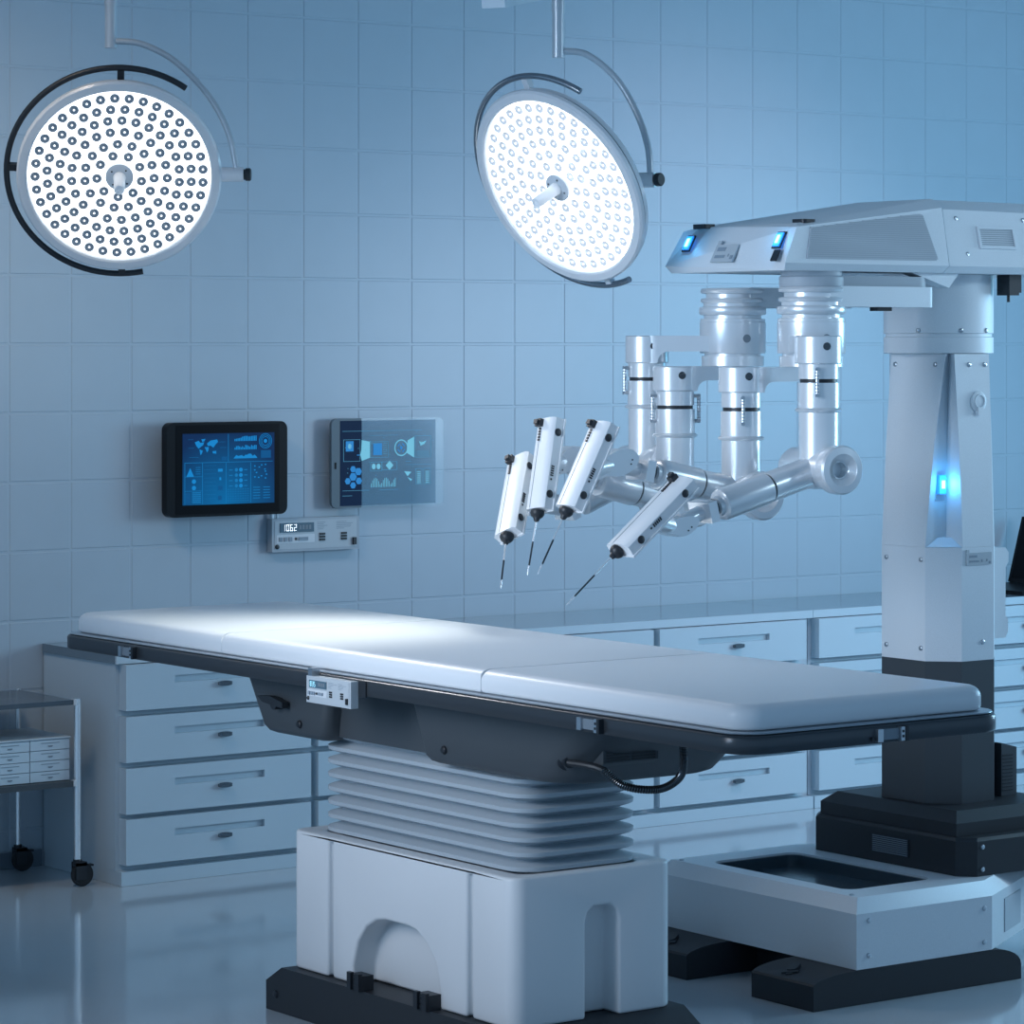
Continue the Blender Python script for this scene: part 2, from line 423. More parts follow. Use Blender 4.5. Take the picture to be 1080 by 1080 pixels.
for k in range(17): h = .02+.09*abs(math.sin(k*.45+.3)); rect(mb, .315+.0158*k, .79-h, .320+.0158*k, .79)
poly(mb, [(.665,.61),(.74,.62),(.70,.67)]); poly(mb, [(.70,.68),(.75,.71),(.735,.73)])
for k in range(7): rect(mb, .80, .615+.022*k, .84, .623+.022*k); rect(mb, .89, .615+.022*k, .93, .623+.022*k)
poly(mb, [(.51,.48),(.55,.535),(.51,.59),(.47,.535)])
poly(mb, [(.82,.255),(.85,.27),(.90,.25),(.88,.29),(.84,.31)])
poly(mb, [(.095+.018*math.cos(a*PI/8), .30+.032*math.sin(a*PI/8)) for a in range(16)])
obj('glowing_graphics', mb, G1, scr)
mb = MB()
for a in range(4):
    t0 = a*PI/2+.3; P = [(.633+.04*math.cos(t0+.9*i/5), .33+.055*math.sin(t0+.9*i/5)) for i in range(6)]; P += [(.633+.032*math.cos(t0+.9*i/5), .33+.044*math.sin(t0+.9*i/5)) for i in range(5, -1, -1)]
    poly(mb, P)
poly(mb, [(.633+.014*math.cos(a*PI/6), .33+.02*math.sin(a*PI/6)) for a in range(12)])
for cu, cv, ru in ((.13,.66,.038),(.075,.71,.03),(.13,.57,.03),(.185,.60,.035),(.19,.71,.032),(.13,.76,.03)):
    poly(mb, [(cu+ru*math.cos(a*PI/3), cv+ru*1.36*math.sin(a*PI/3)) for a in range(6)])
rect(mb, .055, .24, .135, .36); rect(mb, .34, .27, .43, .41); rect(mb, .17, .40, .2, .41)
obj('screen_pattern', mb, G2, scr)
mb = MB()
def frame_(u0, v0, u1, v1, t=.004):
    rect(mb, u0, v0, u1, v0+t*1.3); rect(mb, u0, v1-t*1.3, u1, v1); rect(mb, u0, v0, u0+t, v1); rect(mb, u1-t, v0, u1, v1)
for q in ((.03,.22,.205,.48),(.31,.25,.50,.44),(.78,.19,.95,.45),(.31,.49,.43,.60),(.43,.49,.59,.59),(.785,.58,.855,.77),(.87,.58,.945,.77)): frame_(*q)
for (u0,v0,u1,v1) in ((.02,.12,.85,.125),(.30,.175,.60,.179),(.02,.82,.30,.825),(.40,.82,.60,.825),(.02,.88,.12,.885),(.68,.53,.95,.534),(.68,.49,.74,.495),(.32,.27,.38,.277)): rect(mb, u0, v0, u1, v1)
for k in range(6): rect(mb, .44, .27+.025*k, .485, .276+.025*k); rect(mb, .80, .37+.012*k, .93, .374+.012*k)
for _ in range(26):
    u, v = random.uniform(.03, .97), random.uniform(.1, .83); rect(mb, u, v, u+.007, v+.009)
obj('interface_lines', mb, G3, scr)
obj('sensor', MB().box((1.628, Y2-.0015, 1.69), (1.638, Y2-.0002, 1.72)), M['device'], r)

# ------------------------------------------------------------------ operating table
TX, TY = -.2825, -3.91
r = root('operating_table', (TX, -3.87, 0)); tag(r, 'long white padded operating table on a boxy pedestal', 'operating table')
T = r
# base plate with ramped ends
pf = [(-4.61,.001),(-4.61,.098),(-4.51,.155),(-3.235,.155),(-3.135,.098),(-3.135,.001)]
bp = obj('base_plate', MB().prism(pf, 'x', -.64, .075, .006), M['base_black'], r)
# pedestal body
b = MB().prism(rrect(-.6, -4.51, .035, -3.23, .05), 'z', .1555, .622)
cuts = []
for y in (-4.275, -3.475):
    cuts.append(MB().box((-.8, y-.015, .1), (-.575, y+.015, .605)))
ar = [(-3.612,.10),(-3.612,.22),(-3.64,.30),(-3.69,.355),(-3.75,.385),(-3.80,.393),(-3.93,.393),(-3.98,.385),(-4.04,.35),(-4.09,.295),(-4.112,.22),(-4.116,.10)]
cuts.append(MB().prism(ar, 'x', -.7, -.51))
sl = [(-.319,.1),(-.319,.46),(-.31,.49),(-.286,.507),(-.221,.507),(-.197,.49),(-.188,.46),(-.188,.1)]
cuts.append(MB().prism(sl, 'y', -4.6, -4.43))
cuts.append(MB().prism(rrect(-.527, -4.46, -.063, -3.313, .05), 'z', .60, .7))
obj('pedestal', b, M['white'], r, cuts=cuts, bev=.012, bseg=3, ang=40)
for y in (-3.70, -4.085):
    b = MB()
    b.box((-.648, y-.036, .1557), (-.60, y+.036, .205), .006)
    for q in (-.034, .014): b.box((-.658, y+q, .1557), (-.644, y+q+.022, .212), .003)
    for k in range(3): b.box((-.6515, y-.010, .163+.014*k), (-.647, y+.010, .171+.014*k))
    obj('foot_pedal', b, M['black'], r)
obj('screw', MB().lathe([(.014, 0), (.012, .006), (0, .008)], (-.6405, -3.2, .06), (-1,0,0), 14), M['black'], bp)
# bellows
b = MB(); rings = []
N = 8; zb, zt = .610, .975; ph = (zt-zb)/N
def rr3(o, z): return [(p[0], p[1], z) for p in rrect(-.5175-o, -4.45-o, -.0725+o, -3.3225+o, .075+o)]
for i in range(N):
    z = zb + ph*i
    for f, o in ((0, -.026), (.30, .014), (.36, .0205), (.64, .0225), (.70, .018), (.97, -.026)): rings.append(rr3(o, z+ph*f))
obj('bellows', b.loft(rings), M['bellow'], r, ang=28)
# housing under the top
b = MB().prism(rrect(-.56, -4.2, -.005, -3.3, .04), 'z', .952, 1.144, .012)
hs = obj('lift_housing', b, M['under'], r)
def rr2(x0, y0, x1, y1, ra, rb, n=6):      # ra at the low-y corners, rb at the high-y corners
    P = []
    for cx, cy, a, r_ in ((x1-rb, y1-rb, 0, rb), (x0+rb, y1-rb, 90, rb), (x0+ra, y0+ra, 180, ra), (x1-ra, y0+ra, 270, ra)):
        for i in range(n+1):
            t = math.radians(a + 90*i/n); P.append((cx + r_*math.cos(t), cy + r_*math.sin(t)))
    return P
def tub(y0b, y1b, y0t, y1t, x0, x1, zb, zt, rad, rad2=None):
    def ring(y0, y1, z, i=0): return [(p[0], p[1], z) for p in rr2(x0+i, y0+i, x1-i, y1-i, rad, rad2 or rad)]
    L = lambda a, b_, t: a+(b_-a)*t
    R = [ring(y0b, y1b, zb, .030), ring(y0b, y1b, zb+.008, .012), ring(y0b, y1b, zb+.025, 0)]
    for t in (.4, 1): R.append(ring(L(y0b, y0t, t), L(y1b, y1t, t), L(zb+.025, zt, t)))
    return MB().loft(R)
obj('rear_housing', tub(-3.47, -3.07, -3.50, -2.95, -.62, .055, .937, 1.144, .035), M['under'], r, ang=40)
obj('front_housing', tub(-4.80, -4.05, -5.02, -3.97, -.62, .055, .935, 1.144, .15, .025), M['under'], r, ang=40)
b = MB().prism([(-.06,0),(.07,.012),(.10,.03),(.02,.035),(-.06,.02)], 'y', -.012, .012, .004)
b.bm.transform(Matrix.Translation((-.642, -3.20, 1.035)) @ Matrix.Rotation(PI/2, 4, 'Z'))
b.cyl((-.652, -3.20, 1.045), (-.6205, -3.20, 1.045), .020, 16)
obj('lever', b, M['black'], r)
for p in ((-.6205, -3.32, .985), (-.6205, -4.17, .985)):
    obj('bolt', MB().lathe([(.014, 0), (.013, .006), (.009, .01)], p, (-1,0,0), 14), M['black'], r)
# vent and hose on the near end
b = MB().prism([(.02,-.012),(-.085,.0),(-.10,.012),(-.10,.052),(.02,.075)], 'x', -.545, -.335, .003)
b.bm.transform(Matrix.Translation((0, -4.79, 1.0)))
vt = obj('vent_box', b, M['under'], r)
b = MB()
for k in range(4):
    for x0 in (-.533, -.436): b.box((x0, -4.8935, 1.016+.0085*k), (x0+.088, -4.8903, 1.0205+.0085*k))
obj('slat', b, M['black'], vt)
hp = arc_path([(-.60, -4.79, 1.010), (-.565, -4.90, 1.0), (-.513, -4.95, .950), (-.40, -4.97, .933), (-.322, -4.97, .958), (-.293, -4.96, 1.0), (-.288, -4.95, 1.06), (-.288, -4.94, 1.142)], 14)
nseg = len(hp)
ho = obj('hose', MB().tube(hp, .0105, 10), M['black'], r)
b = MB()
for i in range(16, nseg-1, 1):
    d = hp[min(i+1, nseg-1)] - hp[i-1]
    b.torus(hp[i], d, .0105, .0024, 12, 5)
obj('coil', b, M['knob'], ho)
obj('hose_socket', MB().lathe([(.028, 0), (.028, .012), (.018, .016), (.018, .04)], (-.585, -4.755, 1.010), (-.3,-1,0), 18), M['black'], r)
# frame rail and tray
X0, X1, Y0, Y1_ = -.785, .228, -5.815, -1.91
def rail_ring(i, z): return [(p[0], p[1], z) for p in rrect(X0+i, Y0+i, X1-i, Y1_-i, .10-i*.6, 10)]
fr = obj('frame', MB().loft([rail_ring(.018, 1.1445), rail_ring(.004, 1.147), rail_ring(0, 1.153), rail_ring(0, 1.190), rail_ring(.004, 1.196), rail_ring(.012, 1.199)]), M['rail'], r, ang=45)
obj('tray_lip', MB().loft([rail_ring(.012, 1.1992), rail_ring(.008, 1.201), rail_ring(.010, 1.204), rail_ring(.02, 1.205)]), M['steel'], r)
# mattress in three pads
mx0, mx1, my0, my1 = -.748, .196, -5.775, -1.945
def pad(y0, y1, rn, rf):
    def outline(i):
        P = []
        for cx, cy, sx, sy, rr in ((mx1, y1, 1, 1, rf), (mx0, y1, -1, 1, rf), (mx0, y0, -1, -1, rn), (mx1, y0, 1, -1, rn)):
            a0 = {(1,1):0, (-1,1):90, (-1,-1):180, (1,-1):270}[(sx, sy)]
            q = max(rr, .004)
            for k in range(9):
                t = math.radians(a0 + 90*k/8)
                q2 = max(q-i, .002)
                yi = i if rr > .02 else min(i, .006)
                ccx = cx - sx*(i+q2); ccy = cy - sy*(yi+q2)
                P.append((ccx + q2*math.cos(t), ccy + q2*math.sin(t)))
        return P
    R = []
    for i, z in ((.014, 1.2055), (.004, 1.209), (0, 1.216), (0, 1.246), (.0022, 1.2555), (.008, 1.2645), (.0165, 1.2712), (.027, 1.2755), (.036, 1.2768), (.040, 1.277)):
        R.append([(p[0], p[1], z) for p in outline(i)])
    return MB().loft(R)
for y0, y1, rn, rf in ((my0, -4.545, .08, .004), (-4.5435, -3.02, .004, .004), (-3.0185, my1, .004, .08)):
    obj('mattress_pad', pad(y0, y1, rn, rf), M['vinyl'], r, ang=50)
# rail sockets
def clamp(F):
    o = obj('rail_socket', MB().box((0, 0, 0), (.02, .013, .036), .003, mtx=F), M['steel'], r)
    obj('socket_plate', MB().box((.085, 0, -.001), (.10, .016, .038), .002, mtx=F), M['steel'], o)
    obj('socket_body', MB().box((.0205, 0, .004), (.0845, .006, .034), mtx=F), M['greydark'], o)
    obj('socket_end', MB().box((.1005, 0, -.003), (.112, .018, .04), mtx=F), M['black'], o)
    obj('screw', MB().cyl(F @ V((-.012, 0, .008)), F @ V((-.012, .006, .008)), .006, 10), M['black'], o)
    mb = MB()
    for z in (.008, .022): mb.box((.089, .0161, z), (.096, .0175, z+.007), mtx=F)
    obj('slot', mb, M['black'], o)
Fx = lambda y: Matrix(((0,-1,0,X0-.0003),(-1,0,0,y),(0,0,1,1.152),(0,0,0,1)))
clamp(Fx(-2.39)); clamp(Fx(-5.09))
clamp(Matrix(((1,0,0,-.30),(0,-1,0,Y0-.0003),(0,0,1,1.152),(0,0,0,1))))
# control box clipped on the rail
F = Matrix(((0,-1,0,X0-.0005),(-1,0,0,-3.665),(0,0,1,1.105),(0,0,0,1)))
o = control_panel(r, F, .262, .086, .028, '835', M['digitcyan'], M['greylabel'])
obj('clip', MB().box((.012, .0, .0865), (.036, .03, .112), .002, mtx=F), M['steel'], r)
obj('rail_bracket', MB().box((.27, 0, .038), (.31, .004, .09), .002, mtx=F), M['black'], r)

# ------------------------------------------------------------------ surgical robot
RX, RY = 1.916, -3.75
r = root('surgical_robot', (RX, RY, 0)); tag(r, 'tall white four armed surgical robot on a heavy wheeled base', 'surgical robot')
R_ = r
def loaf(y0, y1):
    P = [(.823,.001),(.823,.085)]
    for i in range(1, 8):
        a = math.radians(90*i/7); P.append((1.023-.2*math.cos(a), .085+.034*math.sin(a)))
    for i in range(8):
        a = math.radians(90*i/7); P.append((1.66+.148*math.sin(a), .055+.064*math.cos(a)))
    P.append((1.808,.001)); return MB().prism(P, 'y', y0, y1)
f1 = obj('foot', loaf(-4.286, -3.963), M['base_black'], r, ang=28)
f2 = obj('foot', loaf(-3.607, -3.19), M['base_black'], r, ang=28)
for y, f in ((-4.10, f1), (-3.43, f2)):
    b = MB().prism(rrect(-.02, -.035, .02, .035, .018), 'z', 0, .012, .003).box((-.03, -.05, 0), (.03, -.033, .009), .003).box((-.012, -.062, 0), (.012, -.045, .007), .002)
    b.bm.transform(Matrix.Translation((.90, y, .1105)) @ Matrix.Rotation(math.radians(-14), 4, 'Y') @ Matrix.Rotation(math.radians(-60), 4, 'Z'))
    obj('plug', b, M['black'], f)
obj('cross_beam', MB().box((1.15, -3.962, .004), (1.7, -3.608, .1185), .01), M['base_black'], r)
# cart box with chamfered shoulders and a sunk tray
cx0, cx1, cy0, cy1 = 1.019, 2.45, -4.286, -3.19
pl = [(cx0,cy0),(1.664,cy0),(2.05,-4.06),(cx1,-4.06),(cx1,-3.42),(2.05,-3.42),(1.664,cy1),(cx0,cy1)]
def ins(P, d):
    c_ = V((1.5, -3.738)); return [(p[0]+(d if p[0] < 1.3 else -d*.3 if p[0] > 2.2 else 0), p[1]+(d if p[1] < RY else -d)) for p in P]
b = MB().loft([[(x, y, .1205) for x, y in pl], [(x, y, .311) for x, y in pl], [(x, y, .36) for x, y in ins(pl, .04)]], .0025, 1)
cut = MB().prism(rrect(1.135, -4.115, 1.545, -3.36, .05), 'z', .299, .5)
cart = obj('cart_body', b, M['silver'], r, cuts=[cut], ang=25)
tr = MB().prism(rrect(1.137, -4.113, 1.543, -3.362, .048), 'z', .300, .353)
tc_ = MB().prism(rrect(1.15, -4.10, 1.53, -3.375, .04), 'z', .312, .5)
obj('sunk_tray', tr, M['traydark'], r, cuts=[tc_], ang=25)
b_ = lambda p, d: MB().lathe([(.0095, 0), (.0085, .004), (.004, .006)], p, d, 12)
for p in ((1.075,.285),(1.625,.27),(1.075,.165),(1.625,.15)): obj('bolt', b_((p[0], -4.2862, p[1]), (0,-1,0)), M['steel'], cart)
for p in ((1.075,-4.20,.3602),(1.075,-3.27,.3602),(1.9,-4.0,.3602)): obj('bolt', b_(p, (0,0,1)), M['steel'], cart)
nrm = V((.226, -.386, 0)).normalized(); pm = V((1.857, -4.173, .215))
Fd = Matrix.Translation(pm) @ Matrix.Rotation(math.atan2(nrm.y, nrm.x)+PI/2, 4, 'Z')
obj('vent', MB().box((-.06, -.004, -.06), (.16, -.0002, .06), mtx=Fd), M['mesh'], cart)
# black plinth tiers
def chamf(x0, x1, y0, y1, c, z): return [(x,y,z) for x,y in ((x0,y0+c),(x0+c,y0),(x1-c,y0),(x1,y0+c),(x1,y1-c),(x1-c,y1),(x0+c,y1),(x0,y1-c))]
lt = obj('lower_plinth', MB().loft([chamf(1.64,2.30,-4.18,-3.32,.055,.3605), chamf(1.64,2.30,-4.18,-3.32,.055,.485), chamf(1.65,2.29,-4.17,-3.33,.055,.497)], .002, 1), M['base_black'], r, ang=25)
obj('upper_plinth', MB().loft([[(x,y,z) for x,y in ((1.655+i,-4.115+i),(2.27-i,-4.115+i),(2.27-i,-3.385-i),(1.655+i,-3.385-i))] for i, z in ((.0,.4975),(0,.545),(.045,.583))], .003, 1), M['base_black'], r, ang=25)
vn = obj('vent', MB().box((1.6375, -3.885, .395), (1.6395, -3.685, .462)), M['black'], lt)
mb = MB()
for k in range(9): mb.box((1.6355, -3.878, .399+.007*k), (1.6374, -3.692, .4025+.007*k))
obj('grille', mb, M['greydark'], vn)
for z in (.385, .465): obj('bolt', b_((1.72, -4.1802, z), (0,-1,0)), M['steel'], lt)
# column: dark foot, white lower part, notched tapering upper part
def octo(z): return [(x,y,z) for x,y in ((1.737,-3.634),(1.737,-3.866),(1.835,-3.957),(1.997,-3.957),(2.09,-3.866),(2.09,-3.634),(1.997,-3.543),(1.835,-3.543))]
obj('column_foot', MB().loft([octo(.5835), octo(1.103)], .003, 1), M['under'], r, ang=25)
zm, zt = 1.52, 2.229
low = MB().loft([octo(1.1035), octo(zm-.03), octo(zm)], .0, 1)
def notched(t, z):
    L = lambda a, b_: a+(b_-a)*t
    return [(x,y,z) for x,y in ((L(1.737,1.785),-3.634),(L(1.737,1.785),L(-3.866,-3.925)),(1.84,L(-3.866,-3.885)),(L(1.84,1.797),-3.957),(L(1.997,1.972),-3.957),(L(2.09,2.06),-3.866),(L(2.09,2.06),-3.634),(1.97,-3.543),(1.86,-3.543))]
# notch pedestal top is bevelled
lowc = MB().loft([[(1.70,-3.90,zm-.055),(1.80,-3.99,zm-.055),(1.70,-3.99,zm-.055)],[(1.70,-3.78,zm+.001),(1.93,-3.99,zm+.001),(1.70,-3.99,zm+.001)]])
colb = obj('column', low, M['silver'], r, ang=25)
b = MB().loft([notched(0, zm+.0005), notched(.45, 1.9), notched(1, zt)], .0025, 1)
cu = obj('column_shaft', b, M['silver'], r, ang=25)
obj('notch_sill', MB().loft([[(1.739,-3.868,zm+.001),(1.838,-3.868,zm+.001),(1.838,-3.955,zm+.001)],[(1.80,-3.868,zm+.035),(1.838,-3.868,zm+.035),(1.838,-3.90,zm+.035)]]), M['silver'], r, smooth=False)
bl = obj('status_lamp', MB().box((1.79, -3.889, 1.715), (1.822, -3.8667, 1.785), .004), M['blue'], r)
obj('lamp_core', MB().box((1.798, -3.8925, 1.735), (1.814, -3.8893, 1.765)), M['cyan'], bl)
obj('lamp_frame', MB().box((1.782, -3.8718, 1.69), (1.829, -3.8665, 1.81)), M['greylabel'], r, cuts=[MB().box((1.789, -3.9, 1.712), (1.823, -3.8, 1.788))])
for y in (-3.66, -3.845):
    for z in (2.19, 1.475, 1.15):
        t = max(0, (z-zm)/(zt-zm)); x = 1.737+.048*t
        obj('bolt', b_((x-.0003, y - (.03*t if y < -3.7 else 0), z), (-1,0,0)), M['steel'], cu if z > zm else colb)
for x, z in ((1.87,2.19),(1.95,2.19),(1.94,1.17)):
    obj('bolt', b_((x, -3.9573, z), (0,-1,0)), M['steel'], cu if z > zm else colb)
b = MB().lathe([(.038, 0), (.038, .006), (.03, .01)], (1.915, -3.9573, 2.055), (0,-1,0), 24)
b.torus((1.915, -3.968, 2.055), (0,1,0), .024, .004, 24, 6); b.box((1.902, -3.974, 2.005), (1.928, -3.9575, 2.034), .003)
obj('key_lock', b, M['silver'], cu)
# little instrument plate
F = Matrix(((1,0,0,1.855),(0,-1,0,-3.9573),(0,0,1,1.455),(0,0,0,1)))
pl_ = obj('name_plate', MB().box((0,0,0), (.125,.006,.045), .002, mtx=F).box((0,0,.046), (.012,.006,.056), mtx=F), M['greylabel'], r)
mb = MB().box((.012,.0062,.027), (.05,.0075,.036), mtx=F).box((.012,.0062,.010), (.06,.0075,.017), mtx=F).box((.072,.0062,.010), (.078,.0075,.020), mtx=F).box((.098,.0062,.012), (.103,.0075,.020), mtx=F).box((.112,.0062,.004), (.12,.0075,.012), mtx=F)
obj('print', mb, M['print'], pl_)
# push handle and power box on the far side
P = rrect(-.02, 1.155, .055, 1.495, .02)
b = MB().prism([(2.12,1.50),(2.214,1.50),(2.230,1.48),(2.230,1.445),(2.214,1.425),(2.214,1.245),(2.228,1.225),(2.228,1.185),(2.214,1.16),(2.12,1.16)], 'y', -3.80, -3.68, .006)
obj('push_handle', b, M['silver'], r)
pb = obj('power_box', MB().prism([(2.093,.584),(2.172,.584),(2.172,.762),(2.093,.782)], 'y', -3.90, -3.62, .003), M['under'], r)
mb = MB()
for k in range(11): mb.box((2.098, -3.9025, .602+.013*k), (2.150, -3.9003, .607+.013*k))
obj('slot', mb, M['black'], pb)
obj('handle_bracket', MB().box((2.0905, -3.79, 1.2), (2.121, -3.69, 1.28)).box((2.0905, -3.79, 1.38), (2.121, -3.69, 1.46)), M['silver'], r)
# collar
obj('collar', MB().lathe([(.195,2.2295),(.203,2.232),(.203,2.29),(.1995,2.292),(.197,2.292),(.197,2.303),(.1995,2.303),(.203,2.305),(.203,2.52)], (RX, RY, 0), (0,0,1), 64), M['silver'], r)
for a in (205, 250, 285):
    d = V((math.cos(math.radians(a)), math.sin(math.radians(a)), 0)); obj('bolt', b_(V((RX, RY, 2.315)) + d*.203, d), M['steel'], r)
# boom head
def sec(x0, x1, x2, x3, w0, z1=2.546, hs=2.672, ht=2.687, wr=.27, ws=.31, sc_=1.0):
    """one cross-section of the boom: underside, edge, shoulder, ridge"""
    q = sc_
    return [(x0, RY-.31*q, 2.521), (x1, RY-.33*q, z1), (x2, RY-ws*q, hs), (x3, RY-wr*q, ht), (x3, RY+wr*q, ht), (x2, RY+ws*q, hs), (x1, RY+.33*q, z1), (x0, RY+.31*q, 2.521)]
front = sec(.889, .876, .945, .982, 0)
mid = sec(1.640, 1.653, 1.664, 1.690, 0, hs=2.757, ht=2.793, wr=.20, ws=.28)
b = MB().loft([front, mid], .006, 2, ang=12)
head = obj('boom_head', b, M['silver'], r, ang=20)
m2 = sec(1.648, 1.661, 1.672, 1.698, 0, hs=2.752, ht=2.789, wr=.20, ws=.28, sc_=.985)
m3 = sec(2.62, 2.63, 2.6, 2.56, 0, hs=2.742, ht=2.785, wr=.20, ws=.28, sc_=.985)
rear = obj('boom_rear', MB().loft([m2, m3], .004, 2, ang=12), M['silver'], r, ang=20)
# side panel frame + grille following the inclined flank
def flank(x, z): # y of the near flank at height z
    t = (z-2.546)/(2.672+(2.757-2.672)*(x-.945)/(1.664-.945)-2.546)
    ww = .33 + ((.31 + (.28-.31)*(x-.945)/.72) - .33)*t
    return RY - ww
def on_flank(P, d): return [(x, flank(x, z)-d, z) for x, z in P]
G = [(.975,2.562),(1.006,2.663),(1.02,2.672),(1.545,2.732),(1.56,2.728),(1.60,2.575),(1.592,2.564)]
obj('side_grille', MB().loft([on_flank(G, -.004), on_flank(G, .0035)]), M['mesh'], head, ang=20)
mb = MB()
for k in range(22):
    z = 2.569+.0072*k
    def span(z):
        xa = .977+.03*(z-2.562)/.101 if z < 2.668 else 1.02 + (z-2.672)/(2.732-2.672)*.525
        return xa+.004, 1.597-.04*(z-2.575)/.155
    xa, xb = span(z)
    if xb-xa < .04: continue
    mb.loft([on_flank([(xa,z),(xb,z),(xb,z+.0026),(xa,z+.0026)], .0036), on_flank([(xa,z),(xb,z),(xb,z+.0026),(xa,z+.0026)], .0058)])
obj('grille_slat', mb, M['meshline'], head)
VG = [(1.835,2.62),(1.828,2.688),(2.0,2.688),(2.007,2.62)]
def lean(mb_):      # lay a fitting against the inclined flank of the rear housing
    for v in mb_.bm.verts: v.co.y += RY - (.325 - .0495*(v.co.z-2.546)/.206)
    return mb_
vf = obj('vent_frame', lean(MB().box((1.825, -.008, 2.612), (2.01, .01, 2.693), .002)), M['silver'], rear, cuts=[lean(MB().box((1.834, -.1, 2.621), (2.001, -.001, 2.684)))])
mb = MB()
for k in range(8): lean_ = mb.box((1.835, -.004, 2.626+.0073*k), (2.0, -.0012, 2.6295+.0073*k))
obj('vent_slat', lean(mb), M['meshline'], vf)
for x, z in ((1.73,2.72),(1.76,2.59),(2.07,2.72),(2.07,2.59)):
    obj('bolt', b_((x, RY-.325*.985+.045*(z-2.546)/.2, z), (0,-1,.1)), M['steel'], rear)
# front face fittings (face runs from (.876, z2.546) to (.945, z2.672))
fn = V((-(2.672-2.546), 0, .945-.876)).normalized(); fu = V((.945-.876, 0, 2.672-2.546)).normalized()
def FF(y, t): # frame on the slanted front: x = towards near side (-Y), y = outwards, z = up the slope
    p = V((.876, y, 2.546)) + (V((.945, y, 2.672))-V((.876, y, 2.546)))*t
    return Matrix(((0, fn.x, fu.x, p.x+fn.x*.0), (-1, fn.y, fu.y, p.y), (0, fn.z, fu.z, p.z), (0,0,0,1)))
for y in (-3.505, -4.0):
    F = FF(y, .63)
    lamp = obj('status_lamp', MB().box((-.017, .0003, -.027), (.017, .010, .027), .003, mtx=F), M['blue'], head)
    obj('lamp_core', MB().box((-.007, .0102, -.016), (.007, .013, .016), .001, mtx=F), M['cyan'], lamp)
    obj('lamp_frame', MB().box((-.022, .0002, -.033), (.022, .005, .033), mtx=F), M['black'], head, cuts=[MB().box((-.0175, -.1, -.0275), (.0175, .1, .0275), mtx=F)])
F = FF(-4.015, .20); obj('switch', MB().box((-.015, .0003, -.022), (.015, .006, .022), .002, mtx=F), M['black'], head)
F = FF(-3.735, .30)
pl_ = obj('name_plate', MB().box((-.06, .0003, -.035), (.06, .007, .035), .002, mtx=F).box((-.055, .0003, .0355), (-.035, .01, .05), mtx=F), M['greylabel'], head)
mb = MB().box((-.045,.0072,.008), (.0,.0082,.024), mtx=F).box((-.045,.0072,-.02), (.01,.0082,-.008), mtx=F).box((.04,.0072,-.026), (.055,.0085,-.01), mtx=F).box((.025,.0072,-.015), (.03,.0085,-.004), mtx=F)
obj('print', mb, M['print'], pl_)
for y, x, z in ((-3.52, .975, 2.692), (-4.0, 1.03, 2.697)):
    obj('roof_sensor', MB().prism(rrect(x-.03, y-.035, x+.03, y+.035, .015), 'z', z-.012, z+.005, .003), M['black'], head)
obj('gusset', MB().prism([(1.52, 2.5205), (1.75, 2.5205), (1.70, 2.468)], 'y', -4.03, -3.97), M['silver'], r)
cb = MB().box((2.04, -3.995, 2.445), (2.09, -3.93, 2.5205), .004).box((2.0903, -3.985, 2.455), (2.112, -3.94, 2.5205), .003).cyl((2.06, -3.97, 2.42), (2.06, -3.97, 2.446), .006, 10)
obj('cable_box', cb, M['black'], r)
# carriers under the boom
def carrier(y, top=True):
    sx = 1.11
    if not top: obj('carrier_post', MB().cyl((1.5, y, 2.4697), (1.5, y, 2.5205), .08, 36), M['mesh'], r)
    if top:
        b = MB().lathe([(.112, 2.467), (.114, 2.472), (.114, 2.5), (.108, 2.506), (.108, 2.5205)], (sx, y, 0), (0,0,1), 48)
        b.prism(rrect(1.05, y-.085, 1.62, y+.085, .07), 'z', 2.470, 2.506, .012)
        obj('turntable', b, M['meshline'], r, ang=40)
    b = MB().prism(rrect(1.0, y-.10, 1.615, y+.10, .03), 'z', 2.397, 2.4695, .008)
    cutm = MB().prism([(.9, y-.3), (1.11, y-.3), (1.11, y+.3), (.9, y+.3)], 'z', 2.3, 2.6)
    obj('carrier_beam', b, M['silver'], r, cuts=[cutm], ang=40)
    # ribbed shoulder
    P = [(.10,2.468),(.114,2.466),(.118,2.458),(.114,2.449),(.097,2.446),(.097,2.432),(.114,2.430),(.117,2.424),(.114,2.416),(.106,2.413),(.106,2.402),(.120,2.398),(.122,2.392),(.122,2.376),(.118,2.371),(.104,2.369),(.104,2.358),(.118,2.356),(.118,2.345),(.120,2.343),(.120,2.236),(.118,2.232),(.102,2.231),(.102,2.223),(.113,2.222),(.113,2.186),(.10,2.184)]
    return obj('shoulder', MB().lathe(P, (sx, y, 0), (0,0,1), 56), M['arm'], r, ang=40)
sh1 = carrier(-3.52, False); sh2 = carrier(-3.95)
obj('cable_plug', MB().box((1.36, -4.02, 2.383), (1.43, -3.98, 2.3965), .003), M['black'], r)
for sh, y in ((sh1, -3.52), (sh2, -3.95)):
    for a in (255,):
        d = V((math.cos(math.radians(a)), math.sin(math.radians(a)), 0))
        obj('port', MB().lathe([(.015, -.004), (.015, .0025), (.001, .0025)], V((1.11, y, 2.285)) + d*.119, d, 18), M['greydark'], sh)

